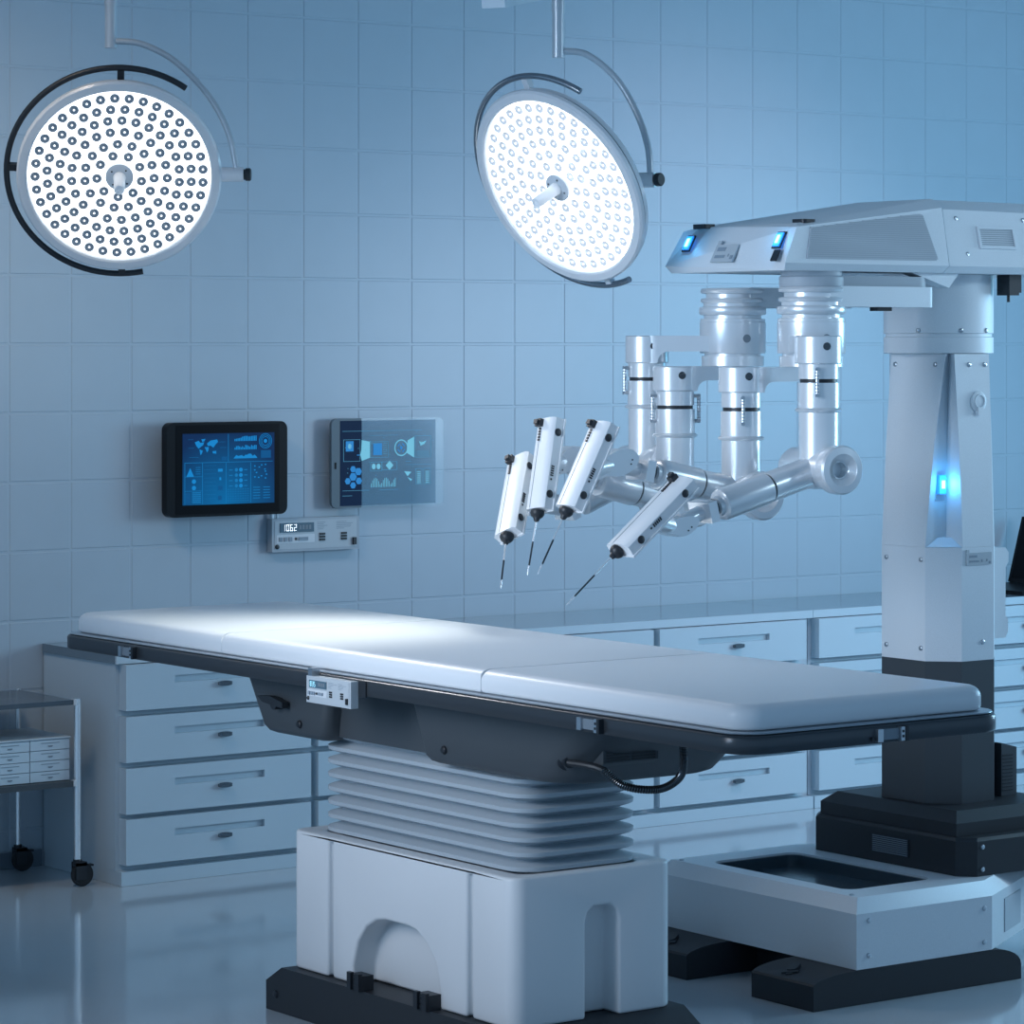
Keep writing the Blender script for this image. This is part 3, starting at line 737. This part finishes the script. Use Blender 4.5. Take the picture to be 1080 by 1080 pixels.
def link(p, q, z0, z1, r0, r1, tail):
    """curved cantilever from shoulder q out to tube p, thin at the root, deep around the tube"""
    p, q = V((*p, 0)), V((*q, 0)); L = (p-q).length; d = (p-q).normalized(); n = V((-d.y, d.x, 0))
    b = MB().lathe([(r0-.004, z0), (r0, z0+.004), (r0, z1-.004), (r0-.004, z1)], p, (0,0,1), 40)
    zmid = z0 + (z1-z0)*.42
    S = []
    fl = [(0, 0), (.25*r0, 0), (.5*r0, 0)]
    for a in (15, 30, 45, 60, 75, 90): fl.append((.5*r0 + .042*(1-math.cos(math.radians(a))), math.sin(math.radians(a))))
    fl.append((L, 1))
    for dist, f in fl:
        t = dist/L; c_ = p + (q-p)*t; ww = (r0 + (r1-r0)*t)*(.985 if dist else .9); zz = z0 + .0005 + (zmid-z0)*f
        S.append([c_-n*ww + V((0,0,zz)), c_+n*ww + V((0,0,zz)), c_+n*ww + V((0,0,z1-.0005)), c_-n*ww + V((0,0,z1-.0005))])
    b.loft(S, .004, 2, ang=60)
    return b
def handle_bar(o, ax, ay, ang, z0, z1, rad):
    d = V((math.cos(ang), math.sin(ang), 0)); c_ = V((ax, ay, 0)) + d*rad
    b = MB()
    b.cyl(c_ + d*.016 + V((0,0,z0)), c_ + d*.016 + V((0,0,z1)), .006, 10)
    for k in range(9):
        z = z0+.006+(z1-z0-.012)*k/8; b.torus(c_ + d*.016 + V((0,0,z)), (0,0,1), .0062, .0018, 10, 5)
    for z in (z0+.005, z1-.005): b.cyl(c_ + V((0,0,z)), c_ + d*.022 + V((0,0,z)), .007, 10)
    obj('grip_bar', b, M['steel'], o)

def unit(v): return V(v).normalized()
def instrument(o, Y, top, bot, tip0, tip, wY, th, lean=0.):
    """long box along top->bot (x,z) in the plane of the arm; lean pushes its lower end towards -Y"""
    A = V((top[0], Y, top[1])); B = V((bot[0] - .729*lean, Y-lean, bot[1])); ax = (B-A).normalized(); L = (B-A).length
    e2 = V((0,1,0)); e2 = (e2 - ax*e2.dot(ax)).normalized(); e1 = e2.cross(ax).normalized()
    if e1.x > 0: e1 = -e1                                  # e1: wide face looks to -X
    F = Matrix(((e1.x, e2.x, ax.x, A.x), (e1.y, e2.y, ax.y, A.y), (e1.z, e2.z, ax.z, A.z), (0,0,0,1)))
    h, w = th/2, wY/2
    # rounded on the wide face, with a lip along the back edge
    prof = [(-h,-w),(-h,w),(h*.5,w),(h*.85,w*.8),(h,w*.45),(h,-w*.45),(h*.85,-w*.85),(h*.5,-w)]
    b = MB().loft([[F @ V((x, y, z)) for x, y in prof] for z in (0, L)], .004, 2, ang=40)
    b.box((-h-.006, -w-.005, -.002), (-h, w+.002, L+.004), .002, mtx=F)
    s = obj('instrument', b, M['white'], o, ang=40)
    return F, L, h, w
def make_arm(label, tube, shoulder, zblk0, zblk1, Y, hub, hubdir, fore_end, leaf, leafY, inst, wY, th, lean, hb_ang, tailT, sleeve=True):
    x, y = tube
    a = MB().lathe([(.066, zblk0-.10-.0), (.069, zblk0-.099), (.069, zblk0-.052)], (x, y, 0), (0,0,1), 36)
    # arm root part: tube
    b = MB().lathe([(.0685, hub[1]-.01), (.0685, zblk0-.166), (.078, zblk0-.163), (.081, zblk0-.158), (.078, zblk0-.153), (.071, zblk0-.150), (.071, zblk0-.064)], (x, y, 0), (0,0,1), 40)
    A = obj('robot_arm', b, M['arm'], R_, ang=40); tagp = A; A['label'] = label
    a.bm.free()
    obj('joint_ring', MB().lathe([(.064, zblk0-.0645), (.064, zblk0-.051)], (x, y, 0), (0,0,1), 36), M['black'], A)
    obj('sleeve', MB().lathe([(.069, zblk0-.051), (.069, zblk0+.001)], (x, y, 0), (0,0,1), 36), M['arm'], A)
    obj('link', link(tube, shoulder, zblk0, zblk1, .079, .088, tailT), M['arm'], A, ang=40)
    d = V((-.35, -.94, 0)).normalized(); 
    obj('port', MB().lathe([(.0135, -.004), (.0135, .0022), (.010, .003), (.001, .0022)], V((x, y, (zblk0+zblk1)/2+.012)) + d*.0785, d, 16), M['knob'], A)
    for an in hb_ang: handle_bar(A, x, y, an, zblk0-.112, zblk0-.012, .069)
    # elbow hub
    u = V(hubdir).normalized(); C_ = V((x, y, hub[1]))
    P = [(.05,-.165),(.066,-.155),(.072,-.14),(.072,-.02),(.070,0),(.070,.085),(.066,.09),(.066,.10),(.082,.104),(.084,.11),(.084,.145),(.078,.152),(.056,.155),(.052,.150),(.034,.140),(.030,.132),(.027,.132),(.026,.10),(.001,.10)]
    obj('elbow', MB().lathe(P, C_, u, 44), M['arm'], A, ang=35)
    # forearm
    E = V((fore_end[0], Y, fore_end[1])); S0 = V((x, y, hub[1])); d = E-S0; L = d.length
    P = [(.052, .03), (.052, L*.52), (.048, L*.522), (.048, L*.538), (.052, L*.54), (.0545, L*.545), (.0545, L-.012), (.052, L-.004), (.046, L), (.036, L+.002)]
    obj('forearm', MB().lathe(P, S0, d, 40), M['arm'], A, ang=35)
    obj('groove_ring', MB().lathe([(.0487, L*.523), (.0487, L*.537)], S0, d, 40), M['black'], A)
    dn = d.normalized()
    obj('wrist', MB().lathe([(.036, 0), (.034, .016), (.026, .018), (.026, .032), (.030, .034), (.030, .046), (.018, .048), (.018, .075)], E + dn*.002, d, 30), M['arm'], A, ang=35)
    obj('wrist_ring', MB().torus(E + dn*.026, d, .027, .003, 30, 8), M['knob'], A)
    W = E + dn*.07
    # fork between wrist and blade
    lf = smooth_poly(leaf, 2)
    b = MB().prism(lf, 'y', leafY, leafY+.085, .006, 2, ang=50)
    obj('blade_cover', b, M['arm'], A, ang=45)
    tipc = V((sum(p[0] for p in leaf)/len(leaf), leafY+.04, sum(p[1] for p in leaf)/len(leaf)))
    b = MB().box((-.018, -.055, -.035), (.018, .055, .035), .006, mtx=Matrix.Translation(W) @ Matrix.Rotation(math.atan2(-dn.z, -dn.x)*-1, 4, 'Y'))
    vv = (tipc-W); b.tube([W, W+vv*.5, tipc], .026, 14)
    obj('fork', b, M['arm'], A, ang=40)
    for k in (0, 1):
        q = leaf[len(leaf)//2+k]; q = V((q[0], leafY, q[1])); q = q + (tipc-q)*.35; obj('pin', MB().cyl((q.x, leafY-.0015, q.z), (q.x, leafY+.002, q.z), .003, 8), M['black'], A)
    # instrument
    top, bot, n0, n1 = inst; Yi = leafY - wY*.15; sh_ = .729*(Y-Yi)
    top, bot, n1 = (top[0]-sh_, top[1]), (bot[0]-sh_, bot[1]), (n1[0]-sh_-.729*lean*1.6, n1[1])
    F, L2, h, w = instrument(A, Yi, top, bot, n0, n1, wY, th, lean)
    b = MB().tube([tipc, F @ V((-h-.004, 0, L2*.5))], .03, 16)
    obj('blade_mount', b, M['arm'], A, ang=40)
    mb = MB()
    for z in (.16, .84):
        mb.lathe([(.0135, 0), (.0135, .003), (.010, .005)], F @ V((-.002, -w-.0003, L2*z)), F.to_3x3() @ V((0,-1,0)), 16)
    obj('button', mb, M['black'], A)
    mb = MB()
    for k in range(5): mb.box((-.006, -w-.0025, L2*(.53+.025*k)), (.006, -w-.0003, L2*(.545+.025*k)), mtx=F)
    mb.box((-.003, -w-.0025, L2*.67), (.003, -w-.0003, L2*.69), mtx=F)
    obj('marking', mb, M['black'], A)
    mb = MB().box((h+.0002, .006, .004), (h+.016, .034, .030), .003, mtx=F).box((h+.0165, .011, .009), (h+.026, .029, .025), .002, mtx=F)
    for k in range(5): mb.box((h+.0003, .014, .034+.010*k), (h+.005, .022, .041+.010*k), mtx=F)
    obj('cable_plug', mb, M['black'], A)
    obj('seam', MB().box((h+.0002, .017, .085), (h+.0009, .0195, L2-.004), mtx=F), M['greydark'], A)
    B = F @ V((0, 0, L2+.004)); N1 = V((n1[0], B.y - (lean*.6), n1[1]))
    ax = (F.to_3x3() @ V((0,0,1)))
    obj('nozzle', MB().lathe([(.024, 0), (.025, .010), (.020, .020), (.012, .026), (.009, .036), (.002, .04)], B, ax, 20), M['black'], A)
    N0 = B + ax*.036
    obj('needle', MB().tube([N0, N0+(N1-N0)*.35, N0+(N1-N0)*.95, N1], lambda t: .0027 if t < .9 else .0011, 8), M['chrome'], A)
    m_ = N0+(N1-N0)*.38; m2_ = N0+(N1-N0)*.82
    obj('needle_sleeve', MB().cyl(m_, m2_, .0032, 8), M['knob'], A)
    return A
leaf3 = [(.102,1.808),(.119,1.848),(.151,1.882),(.187,1.903),(.222,1.914),(.251,1.914),(.279,1.907),(.3,1.885),(.292,1.863),(.272,1.843),(.227,1.822),(.195,1.822),(.165,1.826),(.131,1.815)]
leaf4 = [(.161,1.642),(.217,1.672),(.257,1.690),(.299,1.697),(.338,1.696),(.357,1.681),(.346,1.660),(.325,1.643),(.28,1.626),(.255,1.636),(.224,1.645),(.189,1.646)]
leaf2 = [(.383,1.910),(.351,1.907),(.317,1.896),(.293,1.878),(.272,1.854),(.262,1.797),(.284,1.812),(.324,1.820),(.344,1.836),(.353,1.852),(.366,1.882)]
leaf1 = [(.30,1.66),(.34,1.655),(.38,1.665),(.42,1.69),(.445,1.72),(.44,1.735),(.40,1.72),(.36,1.70),(.32,1.69)]
S1, S2 = (1.11, -3.52), (1.11, -3.95)
HD = (-.15, -.99, 0)
make_arm('arm at the near right with its forearm angled down to the left', (.922,-4.2), S2, 2.197, 2.294, -4.2, (0,1.838), HD, (.482,1.725), leaf4, -4.25, ((.322,1.812),(.051,1.600),None,(-.163,1.429)), .115, .045, .0, (-2.35,), .55)
make_arm('second arm from the near end, its forearm rising to the left', (.787,-3.95), S2, 2.097, 2.186, -3.95, (0,1.745), HD, (.414,1.823), leaf3, -4.0, ((.182,2.0),(.030,1.724),None,(-.092,1.51)), .105, .045, .0, (-2.2,), .55)
make_arm('third arm from the near end, behind the rising forearm', (.841,-3.52), S1, 2.097, 2.186, -3.52, (0,1.700), HD, (.489,1.784), leaf2, -3.57, ((.281,2.004),(.227,1.697),None,(.182,1.477)), .10, .045, .05, (2.75,-.7), .55)
make_arm('farthest arm, carrying the shortest looking instrument', (.872,-3.32), S1, 2.196, 2.296, -3.32, (0,1.822), HD, (.566,1.701), leaf1, -3.36, ((.300,1.862),(.243,1.610),None,(.214,1.437)), .10, .045, .17, (2.75,), .55)

# ------------------------------------------------------------------ surgical lamps
Rt, Up, To = V((.8078,-.5894,0)), V((0,0,1)), V((-.5894,-.8078,0))
def lamp(label, C_, n3, ex3, a0, a1, pole_top, pole_bot, arc, piv, extra):
    w = lambda v: Rt*v[0] + Up*v[1] + To*v[2]
    n = w(n3).normalized(); ex = w(ex3).normalized(); ey = n.cross(ex).normalized()
    F = Matrix(((ex.x, ey.x, n.x, C_[0]), (ex.y, ey.y, n.y, C_[1]), (ex.z, ey.z, n.z, C_[2]), (0,0,0,1)))
    r = root('surgical_lamp', (pole_bot[0], pole_bot[1], pole_bot[2])); tag(r, label, 'surgical lamp')
    O = F @ V((0,0,0)); d = n
    obj('back_shell', MB().lathe([(.0,-.075),(.20,-.073),(.31,-.064),(.355,-.050),(.372,-.032),(.374,-.014),(.36,-.013)], O, d, 72), M['lampwhite'], r)
    obj('gap_ring', MB().lathe([(.366,-.0125),(.366,-.0075)], O, d, 72), M['black'], r)
    obj('rim', MB().lathe([(.30,-.007),(.376,-.007),(.381,-.003),(.381,.012),(.374,.020),(.350,.021),(.343,.016),(.340,.004)], O, d, 72, cap=False), M['lampwhite'], r)
    pn = obj('light_panel', MB().lathe([(.3395, 0), (.3395, .005)], O, d, 72), M['lampface'], r)
    cup = lambda mb, p: mb.lathe([(.0182,0),(.0184,.004),(.0168,.0060),(.0130,.0048),(.0055,.0030),(.001,.0030)], p, d, 16, cap=False).torus(p, d, .0222, .0005, 20, 4)
    proto = None; inner = MB(); dots = MB()
    for R, cnt, ph in ((.312,37,0), (.268,32,.05), (.224,27,.1), (.178,21,0), (.129,15,.1), (.084,9,.2)):
        for i in range(cnt):
            t = 2*PI*i/cnt + ph; p = F @ V((R*math.cos(t), R*math.sin(t), .0052))
            q = p + d*.0035
            dots.lathe([(.0042, .0025), (.0040, .0045), (.001, .0055)], p, d, 8)
            if R < .2: cup(inner, p); continue
            if proto is None:
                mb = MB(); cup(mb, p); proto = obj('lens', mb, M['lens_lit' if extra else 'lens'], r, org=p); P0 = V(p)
            else:
                o = proto.copy(); COL.objects.link(o); o.parent = r; o.location = proto.location + (p-P0)
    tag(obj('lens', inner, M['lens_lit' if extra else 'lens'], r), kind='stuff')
    tag(obj('bulb', dots, M['lampdot'], r), kind='stuff')
    hb = obj('handle_base', MB().lathe([(.052,.0055),(.052,.018),(.044,.022)], O, d, 36), M['lampwhite'], r)
    obj('handle', MB().lathe([(.024,.0225),(.021,.05),(.020,.135),(.017,.140),(.010,.139),(.008,.135),(.001,.135)], O, d, 28), M['handlewhite'], r)
    mb = MB()
    for k in range(4): mb.cyl(F @ V((.037*math.cos(k*PI/2+.6), .037*math.sin(k*PI/2+.6), .0225)), F @ V((.037*math.cos(k*PI/2+.6), .037*math.sin(k*PI/2+.6), .0235)), .0035, 8)
    obj('screw', mb, M['black'], hb)
    # guard bar
    bz = -.032
    path = [F @ V((.418*math.cos(math.radians(a0+(a1-a0)*i/60)), .418*math.sin(math.radians(a0+(a1-a0)*i/60)), bz)) for i in range(61)]
    obj('grab_bar', MB().tube(path, .0115, 12), M['barmetal'] if extra else M['black'], r)
    for a in ((156, 250, 340) if extra else (74, 162, 256)):
        Rz = Matrix.Rotation(math.radians(a), 4, 'Z')
        obj('bar_bracket', MB().box((.373, -.013, bz-.012), (.410, .013, bz+.012), .003, mtx=F @ Rz), M['lampwhite'] if extra else M['black'], r)
    p0, p1, p2 = [V(p) for p in piv]
    obj('pivot', MB().cyl(p0, p1, .027, 24), M['lampwhite'], r)
    obj('pivot_cap', MB().lathe([(.020,0),(.020,.006),(.024,.008),(.024,.024),(.020,.028)], p1, p2-p1, 20), M['black'], r)
    obj('yoke_arm', MB().tube(arc_path(arc, 10), .0120, 16), M['lamppole'], r)
    obj('ceiling_pole', MB().cyl(pole_bot, pole_top, .0225, 28), M['lamppole'], r)
    obj('pole_sleeve', MB().cyl(V(pole_bot)+V((0,0,.16)), pole_top, .0245, 28), M['lamppole'], r)
    obj('ceiling_plate', MB().lathe([(.10,0),(.10,.02)], V(pole_top)-V((0,0,.02)), (0,0,1), 28), M['lampwhite'], r)
    return r, F, n
l1 = lamp('round surgical lamp at the left with its lenses clearly visible', (-.526,-1.912,2.8957), (.106,-.437,.893), (.97,.235,0), 39, 267,
     (-.552,-1.894,4.4995), (-.552,-1.894,3.371), [(-.552,-1.894,3.395),(-.535,-1.906,3.397),(-.457,-1.963,3.386),(-.357,-2.036,3.321),(-.257,-2.109,3.193),(-.197,-2.153,3.055),(-.172,-2.171,2.92)],
     [(-.219,-2.139,2.899),(-.151,-2.186,2.899),(-.134,-2.199,2.899)], False)
l2 = lamp('round surgical lamp in the middle, tilted and glaring white', (.4864,-3.307,2.8306), (-.638,-.479,.603), (.6,-.8,0), 120.7, 354,
     (.481,-3.303,4.4995), (.481,-3.303,3.288), [(.481,-3.303,3.310),(.495,-3.313,3.312),(.566,-3.365,3.298),(.648,-3.425,3.213),(.690,-3.490,3.088),(.700,-3.540,2.969),(.700,-3.555,2.872)],
     [(.660,-3.480,2.848),(.706,-3.575,2.848),(.712,-3.600,2.848)], True)
# swing arm of the ceiling mount, cut by the top of the picture
r = l2[0]
p0, p1 = V((.292,-3.165,3.496)), V((1.0,-2.75,3.66))
dd = (p1-p0).normalized(); e2 = V((-dd.y, dd.x, 0)).normalized(); e3 = dd.cross(e2)
b = MB().loft([[p + e2*s_*.045 + e3*t_*h_ for s_, t_ in ((-1,-1),(1,-1),(1,1),(-1,1))] for p, h_ in ((p0,.03),(p1,.05))], .012, 3)
sw = root('swing_arm', (1.0,-2.75,3.66)); tag(sw, 'pale ceiling swing arm cut by the top edge above the tilted lamp', 'ceiling arm')
obj('beam', b, M['lamppole'], sw)
obj('ceiling_post', MB().cyl((1.0,-2.75,3.60), (1.0,-2.75,4.4995), .045, 28), M['lampwhite'], sw)

# ------------------------------------------------------------------ instrument trolley
r = root('instrument_trolley', (-.43, -.33, 0)); tag(r, 'steel instrument trolley on casters at the left edge', 'trolley')
for x, y in ((.02,-.575),(-.90,-.575),(.0,-.08),(-.90,-.08)):
    pole = obj('pole', MB().cyl((x,y,.105), (x,y,.785), .0145 if y < -.3 else .011, 20), M['chrome'], r)
    c_ = MB().cyl((x,y,.085), (x,y,.115), .018, 16).box((x-.016, y-.022, .03), (x+.034, y-.017, .10), .002).box((x-.016, y+.017, .03), (x+.034, y+.022, .10), .002).box((x-.016, y-.022, .088), (x+.034, y+.022, .104), .003).box((x+.03, y-.014, .082), (x+.07, y+.014, .09), .003)
    cs = obj('caster', c_, M['black'], r)
    cx_ = x+.022
    obj('wheel', MB().lathe([(.036,-.0145),(.047,-.012),(.0495,-.006),(.0495,.006),(.047,.012),(.036,.0145)], (cx_, y, .0500), (0,1,0), 32), M['blackrubber'], cs)
top = MB().box((-.93, -.585, .762), (-.004, -.065, .782), .003); obj('top_shelf', top, M['trolleyglass'], r)
obj('lower_shelf', MB().box((-.93, -.585, .420), (-.004, -.065, .444), .003), M['under'], r)
mb = MB().tube([(.0,-.078,.778), (.02,-.57,.778)], .0035, 8).tube([(-.9,-.078,.781), (0,-.078,.781)], .0035, 8)
obj('edge_rail', mb, M['steel'], r)
for z in (.762, .424):
    obj('shelf_clamp', MB().box((-.0035, -.588, z-.002), (.010, -.562, z+.022), .002), M['lampwhite'], r)
# small drawer organiser on the lower shelf
r = root('drawer_organizer', (-.3, -.33, .4445)); tag(r, 'small pale box of mini drawers on the lower trolley shelf', 'drawer box')
obj('box', MB().box((-.75, -.54, .4446), (-.002, -.20, .622), .003).box((-.76, -.555, .6225), (.0, -.19, .628), .001), M['cab'], r)
first = None
for i in range(4):
    for k in range(4):
        x = -.187 - .1865*i; z = .4475 + .0435*k
        if first is None:
            d = obj('drawer', MB().box((x, -.552, z), (x+.182, -.5405, z+.0405), .001), M['cab'], r)
            h = obj('handle', MB().box((x+.05, -.5535, z+.027), (x+.135, -.5522, z+.0305)), M['print'], d)
            h2 = obj('catch', MB().prism([(x+.08, z+.018), (x+.105, z+.018), (x+.099, z+.012), (x+.086, z+.012)], 'y', -.5545, -.5522), M['greydark'], d)
            first = (d, h, h2, x, z)
        else:
            d0, h0, h20, xx, zz = first
            d = d0.copy(); COL.objects.link(d); d.parent = r; d.location = d0.location + V((x-xx, 0, z-zz))
            for q in (h0, h20): c_ = q.copy(); COL.objects.link(c_); c_.parent = d

for o in SC.objects:
    g_ = {'surgical lamp': 'surgical lamps over the operating table', 'tablet': 'tablets on the back wall', 'cabinet': 'drawer cabinets along the back wall', 'worktop': 'worktops on the drawer cabinets'}.get(o.get('category'))
    if g_ and o.parent is None: o['group'] = g_
# ------------------------------------------------------------------ light
def area(name, loc, target, size, power, color, spread=180):
    l = bpy.data.lights.new(name, 'AREA'); l.shape = 'RECTANGLE'; l.size, l.size_y = size; l.energy = power; l.color = color; l.spread = math.radians(spread)
    o = bpy.data.objects.new(name, l); COL.objects.link(o); o.location = loc
    o.rotation_euler = (V(target)-V(loc)).to_track_quat('-Z', 'Y').to_euler(); return o
def spot(name, loc, target, power, color, ang, blend, soft):
    l = bpy.data.lights.new(name, 'SPOT'); l.energy = power; l.color = color; l.spot_size = math.radians(ang); l.spot_blend = blend; l.shadow_soft_size = soft
    o = bpy.data.objects.new(name, l); COL.objects.link(o); o.location = loc
    o.rotation_euler = (V(target)-V(loc)).to_track_quat('-Z', 'Y').to_euler(); return o
spot('light_left', (-4.8, -4.2, 3.0), (.4, -4.0, 1.2), 455, (1.0, .92, .88), 50, .9, 1.3)
spot('light_left', (-4.8, -4.4, 2.6), (1.6, -3.9, 1.7), 640, (.48, .72, 1.0), 44, .9, 1.3)
area('light_right', (7.5, -4.2, 2.4), (2.2, -2.2, 1.3), (1.8, 1.8), 86, (.20, .68, 1.0))
area('light_right', (5.8, -5.0, 2.2), (2.6, -1.6, 1.0), (1.4, 1.4), 68, (.64, .83, 1.0))
spot('wall_fill', (4.0, -2.8, 4.4), (3.6, 0, 1.7), 165, (1.0, .86, .96), 80, 1.0, .4)  # three unseen spots, added only to brighten the back wall
spot('wall_fill', (1.6, -2.6, 4.4), (1.4, 0, 2.0), 34, (.55, .75, 1.0), 70, 1.0, .4)
spot('wall_fill', (-1.9, -2.3, 4.4), (-.2, 0, 2.0), 205, (1.0, .84, .68), 74, 1.0, .4)
spot('boom_fill', (4.2, -8.2, 3.9), (1.4, -4.0, 2.5), 230, (.62, .84, 1.0), 30, .8, .4)  # unseen narrow spot, added to lift the boom's near side and the shoulders
spot('lamp_beam', (.375, -3.32, 2.77), (-.6, -3.0, 1.2), 160, (.97, 1.0, .94), 60, 1.0, .22)
spot('lamp_beam', (-.58, -2.01, 2.83), (-.35, -4.7, 1.2), 80, (1.0, .96, .96), 84, 1.0, .22)
for y, x, z, p in ((-3.93, 1.79, 1.75, 1.6),):
    l = bpy.data.lights.new('status_glow', 'POINT'); l.energy = .3; l.color = (.06, .45, 1); l.shadow_soft_size = .01
    o = bpy.data.objects.new('status_glow', l); COL.objects.link(o); o.location = (1.80, -3.915, 1.75)
for y in (-3.505, -4.0):
    l = bpy.data.lights.new('status_glow', 'POINT'); l.energy = .12; l.color = (.1, .5, 1); l.shadow_soft_size = .01
    o = bpy.data.objects.new('status_glow', l); COL.objects.link(o); o.location = V((.92, y, 2.625)) + V((-.03, 0, .016))

w = bpy.data.worlds.new('World'); SC.world = w; w.use_nodes = True
bg = w.node_tree.nodes['Background']; bg.inputs[0].default_value = (.227, .398, .603, 1); bg.inputs[1].default_value = 1.0

# ------------------------------------------------------------------ camera
cam = bpy.data.cameras.new('camera'); co = bpy.data.objects.new('camera', cam); COL.objects.link(co)
co.location = (-6.414, -12.471, H); co.rotation_euler = (math.radians(90), 0, -.630365)
cam.sensor_fit = 'HORIZONTAL'; cam.sensor_width = 36; cam.lens = 36*3385.9/1080
cam.shift_y = -(540-362.95)/1080; cam.clip_end = 100
SC.camera = co
vs = SC.view_settings
vs.view_transform = 'Standard'; vs.look = 'None'; vs.exposure = 0; vs.gamma = 1; vs.use_curve_mapping = False
